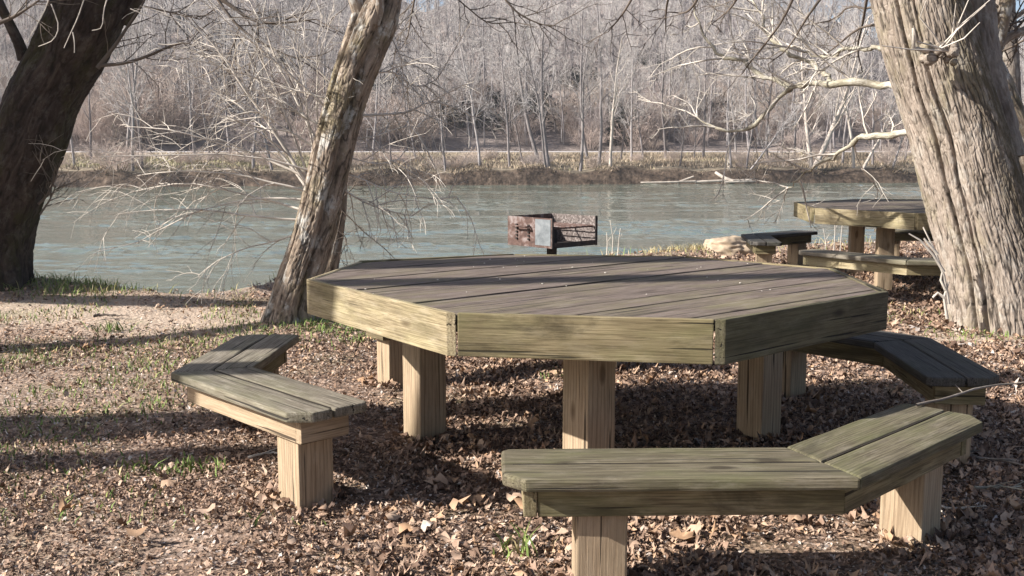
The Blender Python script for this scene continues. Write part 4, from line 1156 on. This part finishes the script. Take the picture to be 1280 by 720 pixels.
# --- big left tree
YL = 9.4
lt2 = empty('big_tree', (-4.85, YL, 0)); tag(lt2, 'huge dark mossy tree trunk leaning right at the left edge', 'tree')
plf = px_poly([(-14, 385), (-12, 365), (-8, 300), (14, 230), (32, 185), (52, 130), (74, 85), (98, 40), (118, 0), (142, -60), (170, -160), (185, -280)], YL)
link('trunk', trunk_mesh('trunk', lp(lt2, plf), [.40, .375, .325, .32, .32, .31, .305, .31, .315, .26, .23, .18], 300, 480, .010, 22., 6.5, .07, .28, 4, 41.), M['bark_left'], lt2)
out = {}; rg = random.Random(71)
TW2 = TW
fl1 = limb_on(lt2, [(150, 25), (165, 5), (180, -25), (200, -70)], YL, YL, .10, .07)
fl2 = limb_on(lt2, [(30, 75), (24, 55), (12, 30), (0, 5), (-14, -30)], YL - .1, YL - .2, .055, .035)
for lb1 in (fl1, fl2): link('limb', tubes_mesh('limb', [(10, [lb1])]), M['bark_left'], lt2)
for path, Y0, r0 in (([(122, 85), (145, 55), (168, 20), (190, -15)], YL - .2, .022), ([(124, 82), (155, 79), (185, 70), (215, 57), (235, 54), (245, 60)], YL - .2, .018), ([(-10, 32), (15, 22), (35, 10), (60, -8)], YL - .6, .02), ([(266, -8), (290, 8), (310, 22), (335, 29), (370, 27), (395, 24)], YL - .8, .022), ([(270, -4), (290, 24), (312, 44), (340, 60), (368, 72), (395, 70)], YL - .9, .014), ([(300, 32), (290, 60), (278, 82)], YL - .85, .007), ([(322, 28), (322, 55), (312, 82), (315, 110)], YL - .85, .007),
                     ([(48, 255), (58, 245), (68, 225), (76, 200)], YL - .1, .014), ([(50, 268), (62, 250), (70, 232)], YL - .1, .010), ([(620, -15), (645, 14), (670, 28), (690, 33)], YL + .5, .012), ([(520, -12), (514, 20), (510, 45)], YL, .012), ([(560, -12), (585, 10), (610, 28), (640, 28)], YL + .5, .008), ([(180, 8), (215, 16), (250, 24)], YL - .3, .010)):
    pts = [at(px, py, Y0) - lt2.location for px, py in path]
    P, rd = limb(pts, r0, .005, 12); o2 = {}
    for i in range(2, 12):
        d = (P[i] - P[i - 1]).normalized()
        if rg.random() < .8: grow(o2, rg, P[i], d * .8 + perp(d, rg) * .8, rg.uniform(.2, .55), .006, 1, TW)
    link('branch', tubes_mesh('branch', [(6, [(P, rd)]), (3, o2.get(1, []) + o2.get(2, []))]), M['twig_dark'], lt2)
out = {}
for path in ([(64, -10), (55, 15), (42, 38), (34, 53)], [(108, -10), (98, 20), (88, 42), (80, 60)], [(91, 40), (93, 52), (93, 66)], [(136, -8), (130, 12), (127, 34), (115, 38)], [(64, 5), (73, 32), (66, 50), (48, 58)], [(163, 11), (180, 18), (198, 25)], [(198, 55), (212, 56), (232, 53), (245, 58), (252, 68)], [(235, 35), (245, 50), (247, 60)]):
    pts = [at(px, py, YL - .75) - lt2.location for px, py in path]
    P, rd = limb(pts, .0052, .003, 8); out.setdefault(0, []).append((P, rd))
for q0 in out[0]: link('sprout', tubes_mesh('sprout', [(6, [q0])]), M['twig'], lt2)
limb_crown(lt2, 'crown', random.Random(36), [(plf[-1] - lt2.location, Vector((.4, .2, 1)), 6, .17), (plf[-2] - lt2.location, Vector((-.5, .5, 1)), 6, .12), (fl1[0][-1] * 1.0, Vector((.7, .3, .9)), 5, .085)], CROWN, M['bark_far'])

# --- trees standing outside the picture on the left: their trunks throw the long shadows
def shade_tree(track, r0, label, seed, up=4.5):
    """track: (ground shadow x, y, height of the trunk point)"""
    pts = [Vector((gx - SUNV.x * z, gy - SUNV.y * z, z)) for gx, gy, z in track]
    p0 = pts[0].copy(); root = empty('bare_tree', (p0.x, p0.y, 0)); tag(root, label, 'tree', 'bare trees left of the picture')
    pts = [Vector((p0.x, p0.y, -.3))] + pts
    d = (pts[-1] - pts[-2]).normalized()
    pts += [pts[-1] + (d + Vector((0, 0, .6))).normalized() * 1.4, pts[-1] + (d + Vector((0, 0, 1.2))).normalized() * 3.0]
    n = len(pts); rad = [r0 * (1.15 - .55 * i / (n - 1)) for i in range(n)]
    loc = [p - root.location for p in pts]
    link('trunk', trunk_mesh('trunk', loc, rad, 40, 90, .01, 14, 4, .04, .15, 5, seed), M['bark_far'], root)
    rg_ = random.Random(seed)
    st = [(loc[-1], Vector((0, 0, 1)), up, rad[-1] * .8)] + [(loc[-2].lerp(loc[-1], t), Vector((rg_.uniform(-1, 1), rg_.uniform(-1, 1), .8)), up * .7, rad[-1] * .5) for t in (.1, .5, .9)]
    limb_crown(root, 'crown', rg_, st, SPARSE, M['bark_far'])
    return root
shade_tree([(-8.2, 8.9, 0), (-4.4, 8.85, 2.6), (-2.0, 8.65, 4.1)], .20, 'bare tree outside the left edge, throwing the shadow nearest the water', 1)
shade_tree([(-6.9, 4.9, 0), (-3.3, 6.65, 2.4), (-1.75, 7.5, 3.5)], .17, 'bare tree outside the left edge, throwing the shadow that runs to the slim leaning tree', 2)
shade_tree([(-5.6, 4.2, 0), (-2.35, 4.66, 2.1), (-1.1, 4.85, 2.95), (.4, 5.15, 3.9)], .24, 'bare tree outside the left edge, throwing the broad shadow toward the left bench', 3)
shade_tree([(-6.4, 3.6, 0), (-2.0, 4.15, 2.8), (1.0, 4.55, 4.7), (2.4, 4.75, 5.6)], .13, 'bare tree outside the left edge, throwing the thin shadow over the large table', 6)

tw = [p + Vector((-SUNV.x, -SUNV.y, 1.0)) * 1.45 for p in plf[1:]]  # unseen twin of the left trunk, shifted sunward, added to shade it
tw0 = empty('bare_tree', (tw[0].x - .1, tw[0].y, 0)); tag(tw0, 'unseen thick bare tree added outside the left edge to shade the huge dark trunk', 'tree', 'bare trees left of the picture')
tw = [Vector((tw[0].x - .25, tw[0].y, -.3)), Vector((tw[0].x - .1, tw[0].y, .5))] + tw
link('trunk', trunk_mesh('trunk', lp(tw0, tw), [.62, .55] + [.52] * 8 + [.45, .4, .35], 48, 90, .01, 14, 4, .05, .15, 5, 17.), M['bark_far'], tw0)
limb_crown(tw0, 'crown', random.Random(17), [(tw[-1] - tw0.location, Vector((0, 0, 1)), 4, .25)], SPARSE, M['bark_far'])
# ------------------------------------------------------------------ rock, sticks
v, f = blob(Vector((0, 0, .04)), .30, 2.7, 90, (1.2, .8, .52), .28, 1.4)
v = v + .008 * np.array([[mn.noise(Vector(p * 16)), mn.noise(Vector(p * 16 + 9)), mn.noise(Vector(p * 16 + 4))] for p in v])
o = link('boulder', np_mesh('boulder', v, [f], True), M['rock']); o.location = (2.78, 13.05, .02); tag(o, 'pale tan lumpy boulder at the water edge left of the second table', 'rock')
def stick(pts, r0, label, m='twig', group=None):
    P, rd = limb(pts, r0, r0 * .45, 14); rg_ = random.Random(len(label))
    P = [p + Vector((rg_.uniform(-1, 1), rg_.uniform(-1, 1), rg_.uniform(-1, 1))) * r0 * .6 for p in P]
    polys = [(P, rd)]
    for i in (4, 8, 11):
        d = (P[i + 1] - P[i]).normalized(); q = d + perp(d, rg_) * .7; q.z = abs(q.z) * .3
        polys.append(([P[i], P[i] + q * .05, P[i] + q * .11], [r0 * .5, r0 * .4, r0 * .25]))
    o = link('fallen_stick', tubes_mesh('fallen_stick', [(6, polys)]), M[m]); tag(o, label, 'stick', group)
stick([Vector((1.43, 3.53, .408)), Vector((1.62, 3.66, .412)), Vector((1.85, 3.86, .40)), Vector((2.1, 4.0, .385)), Vector((2.4, 4.2, .33))], .0055, 'long thin grey stick lying from the nearest bench past the dark bench end', 'bark_far')
gp = lambda px, py, dz=.03: (lambda q: Vector((q.x, q.y, dz)))(at(px, py, 1.0) * 1) if False else Vector((((px - 640) / F) * (F * HC / (py - YH)), F * HC / (py - YH), dz))
stick([gp(1170, 580), gp(1210, 584), gp(1250, 590), gp(1290, 594)], .009, 'straight grey stick on the leaves right of the nearest bench', 'bark_far')
stick([gp(1169, 627), gp(1178, 642), gp(1196, 657), gp(1225, 660)], .008, 'short bent pale stick on the leaves beside the nearest bench post')
stick([gp(1240, 632), gp(1265, 630), gp(1300, 630)], .006, 'lichen crusted stick on the shaded leaves at the right edge', 'lichen_limb')
stick([gp(110, 401), gp(125, 399), gp(146, 399)], .012, 'small dark stick on the bare path by the huge left trunk', 'twig_dark')
stick([gp(300, 590), gp(330, 583), gp(352, 588)], .006, 'thin tan stick on the leaves beside the left bench post')

# ------------------------------------------------------------------ leaf litter, grass
r = np.random.RandomState(11)
TABLES = []
def gz(x, y): return ground_z(float(x), float(y))
def scatter(n, ylo, yhi, power, xm=.62):
    out = []
    while len(out) < n:
        t = r.rand(); y = ylo + (yhi - ylo) * t ** power
        x = r.uniform(-xm, xm) * (y + .8)
        if y > edge_y(x) + .5: continue
        pf = path_f(x, y)
        dens = (1 - .96 * pf) * min(1, .85 + 1.2 * (mn.noise(Vector((x * 1.6, y * 2.2, 1.5))) + .5 * mn.noise(Vector((x * 5, y * 6, 2.5)))))
        if x < -1.0 and y > 4.6: dens *= .5
        if y > 9.5 and x < 2: dens *= .5
        if r.rand() < dens: out.append((x, y))
    return np.array(out)
LOBES = [(0, 1.0), (.32, .62), (.62, .88), (.95, .58), (1.35, .76), (2.2, .52), (3.14, .32), (-2.2, .52), (-1.35, .76), (-.95, .58), (-.62, .88), (-.32, .62)]
OVAL = [(0, 1.0), (.4, .62), (.9, .46), (1.57, .40), (2.3, .5), (3.14, .9), (-2.3, .5), (-1.57, .40), (-.9, .46), (-.4, .62)]
def leaves(P, size, tone, lobed, zoff=.0, curl=.5):
    n = len(P); shape = LOBES if lobed else OVAL; m_ = len(shape)
    ang = np.array([a for a, q in shape]); rad = np.array([q for a, q in shape])
    rad = rad[None, :] * (1 + .18 * r.normal(size=(n, m_)))
    lx = np.concatenate([np.zeros((n, 1)), rad * np.cos(ang)], 1) * size[:, None]; ly = np.concatenate([np.zeros((n, 1)), rad * np.sin(ang)], 1) * size[:, None]
    k1 = np.clip(r.normal(size=(n, 1)) * curl, -.7, .7); k2 = np.clip(np.abs(r.normal(size=(n, 1))) * curl * 1.6, 0, 1.1)
    s = size[:, None]
    lz = k1 * lx * lx / s + k2 * ly * ly / s + .13 * s * r.normal(size=lx.shape)
    lx2 = lx * (1 - .25 * np.clip(np.abs(k1), 0, 1.5)); ly2 = ly * (1 - .35 * np.clip(k2, 0, 1.6))
    L3 = np.stack([lx2, ly2, lz], -1)
    # random orientation: tilt then spin
    tl = r.normal(size=n) * .30; az = r.rand(n) * 6.283; ro = r.normal(size=n) * .28
    tl *= np.where(size > .03, .35, 1); ro *= np.where(size > .03, .35, 1)
    flip = np.where(r.rand(n) < .35, -1., 1.); L3[..., 2] *= flip[:, None]
    c, s_ = np.cos(tl)[:, None], np.sin(tl)[:, None]
    x, y, z = L3[..., 0], L3[..., 1], L3[..., 2]
    x, z = x * c + z * s_, -x * s_ + z * c
    c, s_ = np.cos(ro)[:, None], np.sin(ro)[:, None]
    y, z = y * c - z * s_, y * s_ + z * c
    c, s_ = np.cos(az)[:, None], np.sin(az)[:, None]
    x, y = x * c - y * s_, x * s_ + y * c
    z = z - z.min(1, keepdims=True) * .75
    g = np.array([gz(a, b) for a, b in P])
    V = np.stack([x + P[:, :1], y + P[:, 1:2], z + (g + zoff)[:, None] + .012 * r.rand(n, 1)], -1)
    i0 = np.arange(n)[:, None] * (m_ + 1)
    a = 1 + np.arange(m_); b_ = 1 + (np.arange(m_) + 1) % m_
    T = np.stack([np.broadcast_to(i0, (n, m_)), i0 + a, i0 + b_], -1).reshape(-1, 3)
    return V.reshape(-1, 3), T, np.repeat(tone, m_ + 1)
parts = []
def add_leaves(n, ylo, yhi, pw, smin, smax, lobed, tl, th, zoff=0, curl=.5):
    P = scatter(n, ylo, yhi, pw); size = smin + (smax - smin) * r.rand(n) ** 2.2
    size = size * (1 + .04 * (P[:, 1] - 3)) * np.where(P[:, 0] < -.45, .72, 1)
    parts.append(leaves(P, size, np.clip(tl + (th - tl) * np.where(r.rand(n) < .90, r.rand(n) * .84, r.rand(n)), 0, 1), lobed, zoff, curl))
add_leaves(56000, 2.2, 7.0, 1.2, .007, .024, False, 0, 1, 0, .8)
add_leaves(20000, 2.2, 7.0, 1.2, .010, .030, True, .0, 1, .004, .8)
add_leaves(3800, 2.2, 7.5, 1.1, .020, .048, True, .12, .9, .008, .9)
add_leaves(5000, 2.2, 7.5, 1.1, .018, .038, False, .1, .9, .008, .9)
add_leaves(24000, 6.5, 14.5, 1.2, .014, .036, False, 0, 1)
add_leaves(7000, 6.5, 14.5, 1.2, .022, .05, True, .1, 1, .004)
# the big curled plane-tree leaves that stand out in the foreground
big = np.array([[(px - 640) / F * F * HC / (py - YH), F * HC / (py - YH)] for px, py in [(245, 668), (195, 628), (600, 570), (570, 655), (590, 645), (500, 690), (480, 675), (995, 662), (1010, 668), (925, 670), (880, 690), (640, 640), (660, 655), (550, 620), (630, 610), (1210, 605), (1165, 590), (560, 700), (430, 690), (960, 690), (100, 440), (690, 478), (1020, 530), (860, 700), (820, 690), (660, 545), (355, 705), (1215, 570), (60, 660), (150, 700)]])
parts.append(leaves(big, r.uniform(.045, .068, len(big)), r.uniform(.62, .82, len(big)), True, .012, .45))
# broken bits between the leaves
def bits(n, ylo, yhi, pw, smin, smax):
    P = []
    while len(P) < n:
        y = ylo + (yhi - ylo) * r.rand() ** pw; x = r.uniform(-.62, .62) * (y + .8)
        if y < edge_y(x) + .2 and r.rand() < 1 - .75 * path_f(x, y): P.append((x, y))
    P = np.array(P); g = np.array([gz(a, b) for a, b in P]); sz = r.uniform(smin, smax, n) * (1 + .04 * (P[:, 1] - 3))
    az = r.rand(n) * 6.283; asp = r.uniform(.25, .8, n)
    u = np.stack([np.cos(az), np.sin(az), r.normal(size=n) * .35], -1) * sz[:, None]; w_ = np.stack([-np.sin(az), np.cos(az), r.normal(size=n) * .5], -1) * (sz * asp)[:, None]
    c = np.stack([P[:, 0], P[:, 1], g + .002 + .008 * r.rand(n)], -1)
    V = np.stack([c - u, c + w_ * r.uniform(.6, 1.2, (n, 1)), c + u * r.uniform(.6, 1.1, (n, 1)), c - w_], 1).reshape(-1, 3)
    i0 = np.arange(n)[:, None] * 4
    return V, np.concatenate([i0 + np.array([[0, 3, 1]]), i0 + np.array([[3, 2, 1]])]), np.repeat(r.rand(n) ** .8, 4)
parts.append(bits(90000, 2.2, 6.5, 1.2, .004, .011)); parts.append(bits(40000, 6.0, 12, 1.1, .006, .014))
# leaves banked against the posts
bank = []
for o in list(COL.objects):
    if o.name.split('.')[0] == 'leg' and o.parent:
        bb = [Vector(c) for c in o.bound_box]; c = sum(bb, Vector()) / 8 + o.parent.location
        if c.y > 7: continue
        for _ in range(60):
            a = r.rand() * 6.283; q = .085 + abs(r.normal()) * .07; bank.append((c.x + q * math.cos(a), c.y + q * math.sin(a)))
bank = np.array(bank)
parts.append(leaves(bank, r.uniform(.016, .045, len(bank)), r.rand(len(bank)) * .85, True, .012, .9))
Vs, Ts, Tn, b0 = [], [], [], 0
for v_, t_, n_ in parts: Vs.append(v_); Ts.append(t_ + b0); Tn.append(n_); b0 += len(v_)
tag(link('leaf_litter', np_mesh('leaf_litter', np.concatenate(Vs), [np.concatenate(Ts)], False, {'tone': np.concatenate(Tn)}), M['leaf']), kind='stuff', label='dry brown fallen leaves covering the ground', cat='leaves')

blades = []
def tuft(px, py, rad, n, h, tlo, thi):
    c = gp(px, py)
    for _ in range(n):
        q = r.normal(size=2) * rad; blades.append((c.x + q[0] * 1.3, c.y + q[1], h * r.uniform(.4, 1.2), r.uniform(tlo, thi)))
tuft(440, 416, .24, 500, .05, 0, .5); tuft(400, 412, .12, 160, .05, 0, .45); tuft(480, 428, .2, 160, .045, .1, .6)
tuft(218, 602, .06, 110, .045, .0, .5); tuft(160, 598, .03, 22, .05, 0, .4); tuft(648, 716, .035, 26, .10, .2, .8); tuft(440, 355, .05, 60, .07, 0, .6)
tuft(165, 356, .09, 160, .13, .2, .75); tuft(70, 366, .25, 400, .09, .1, .6); tuft(125, 368, .2, 260, .07, .1, .7); tuft(330, 350, .25, 260, .12, .35, .95)
tuft(130, 414, .06, 70, .08, .05, .3); tuft(1235, 424, .15, 180, .045, .1, .6); tuft(1130, 398, .2, 160, .05, .3, .8); tuft(690, 478, .03, 20, .07, 0, .3)
for px, py in [(0, 535), (60, 500), (90, 520), (150, 465), (190, 460), (185, 490), (60, 440), (200, 440), (250, 430), (300, 420), (330, 412), (25, 455), (120, 480), (170, 520)]: tuft(px, py, .12, 70, .04, .0, .6)
for i in range(900):
    x = r.uniform(-9, 14); y = float(edge_y(x)) - abs(r.normal()) * .35; blades.append((x, y, r.uniform(.04, .12), r.uniform(.35, 1)))
for i in range(420):
    x = r.uniform(1.6, 3.2); y = float(edge_y(x)) - abs(r.normal()) * .15; blades.append((x, y, r.uniform(.04, .10), r.uniform(.55, .95)))
for i in range(16000):
    x = r.uniform(-6, 1); y = r.uniform(3.4, 9.2)
    if mn.noise(Vector((x * .8, y * .8, 3))) > .02 and x < -.3 * y + .4: blades.append((x, y, r.uniform(.02, .045), r.uniform(0, 1) ** 1.4))
n = len(blades); B = np.zeros((n, 5, 3)); tn = np.zeros((n, 5))
for i, (x, y, h, t) in enumerate(blades):
    z = gz(x, y); a = r.rand() * 6.28; w = .0035 + .0015 * r.rand(); ca, sa = math.cos(a) * w, math.sin(a) * w
    l1 = r.normal(size=2) * h * .25; l2 = l1 * 2.6
    B[i] = [(x - ca, y - sa, z - .01), (x + ca, y + sa, z - .01), (x + l1[0] + ca * .7, y + l1[1] + sa * .7, z + h * .6), (x + l1[0] - ca * .7, y + l1[1] - sa * .7, z + h * .6), (x + l2[0], y + l2[1], z + h)]
    tn[i] = t
i0 = np.arange(n)[:, None] * 5
tag(link('grass', np_mesh('grass', B.reshape(-1, 3), [i0 + np.array([[0, 1, 2, 3]]), i0 + np.array([[3, 2, 4]])], False, {'tone': tn.ravel()}), M['grass']), kind='stuff', label='patchy short grass between the fallen leaves', cat='grass')
# weed stalks at the water edge
for pxs, lab in (([1031, 1042, 1050], 'dry weed stalks at the water edge left of the second table legs'), ([765, 758, 772], 'dry weed stalks showing just above the far edge of the large table')):
    polys = []
    for i, px in enumerate(pxs):
        y = 12.6; p = at(px, 312 if px > 900 else 322, y); h = [.35, .55, .6][i] if px > 900 else [.45, .3, .35][i]
        p.z = 0
        polys.append(([p + Vector((0, 0, -.05)), p + Vector((.01, 0, h * .5)), p + Vector((.03 * (i - 1), 0, h))], [.008, .006, .004]))
        polys.append(([p + Vector((.01, 0, h * .6)), p + Vector((.05, 0, h * .8))], [.004, .003]))
    tag(link('weed_stalks', tubes_mesh('weed_stalks', [(5, polys)]), M['twig']), lab, 'weed')
# crumbs and seeds on the table top
cr_ = []
for i in range(34):
    a = r.rand() * 6.28; q = 1.05 * math.sqrt(r.rand())
    cr_.append((Vector((TC.x + q * math.cos(a), TC.y + q * math.sin(a), .7605)), r.uniform(.0015, .0038), i * 1.7, 8, (1.4, 1, .6), .3, 2.0))
M['crumb'] = flat('pale_seed', (.55, .50, .44), .8, .2, 30)
tag(link('seed_litter', blobs_mesh('seed_litter', cr_), M['crumb']), kind='stuff', label='tiny pale seeds and bark crumbs scattered on the large table top', cat='seeds')

HAZE = 0.0004
hb = bmesh.new(); box_mesh(hb, Vector((0, 150, 34)), Xv, Yv, Zv, 860, 500, 88)
hz = bm_obj('haze', hb, None, None)
hm = bpy.data.materials.new('haze'); hm.use_nodes = True
hn = hm.node_tree; hn.nodes.remove(hn.nodes['Principled BSDF'])
pv = hn.nodes.new('ShaderNodeVolumePrincipled'); pv.inputs['Color'].default_value = (.86, .90, .96, 1); pv.inputs['Density'].default_value = HAZE; pv.inputs['Anisotropy'].default_value = .2
hn.links.new(pv.outputs[0], hn.nodes['Material Output'].inputs['Volume'])
hm.cycles.homogeneous_volume = True; hz.data.materials.append(hm); tag(hz, 'faint pale haze in the air over the river', None, None, 'stuff')
# ------------------------------------------------------------------ light, sky, camera
w = bpy.data.worlds.new('World'); scene.world = w; w.use_nodes = True
nt = w.node_tree; bg = nt.nodes['Background']
sky = nt.nodes.new('ShaderNodeTexSky'); sky.sky_type = 'NISHITA'; sky.sun_disc = False
to_sun = -SUNV.normalized()
sky.sun_elevation = math.asin(to_sun.z); sky.sun_rotation = math.atan2(to_sun.x, to_sun.y)
sky.altitude = 300; sky.dust_density = 2.5; sky.air_density = .8
nt.links.new(sky.outputs[0], bg.inputs[0]); bg.inputs[1].default_value = .075
sun = bpy.data.lights.new('sun', 'SUN'); sun.energy = 5.0; sun.angle = R(.55); sun.color = (1, .955, .895)
so = bpy.data.objects.new('sun', sun); COL.objects.link(so); so.rotation_euler = SUNV.to_track_quat('-Z', 'Y').to_euler()
cam = bpy.data.cameras.new('camera'); cam.sensor_width = 36; cam.lens = 36.0 * F / 1280; cam.clip_end = 2000; cam.clip_start = .05
co = bpy.data.objects.new('camera', cam); COL.objects.link(co); co.location = (0, 0, HC); co.rotation_euler = (math.pi / 2 - PITCH, 0, 0)
scene.camera = co
vs = scene.view_settings; vs.view_transform = 'Standard'; vs.look = 'None'; vs.exposure = 1.2; vs.gamma = 1
cy = scene.cycles
cy.max_bounces = 5; cy.diffuse_bounces = 3; cy.glossy_bounces = 3; cy.transmission_bounces = 2; cy.transparent_max_bounces = 4
cy.use_denoising = True; cy.sample_clamp_indirect = 8
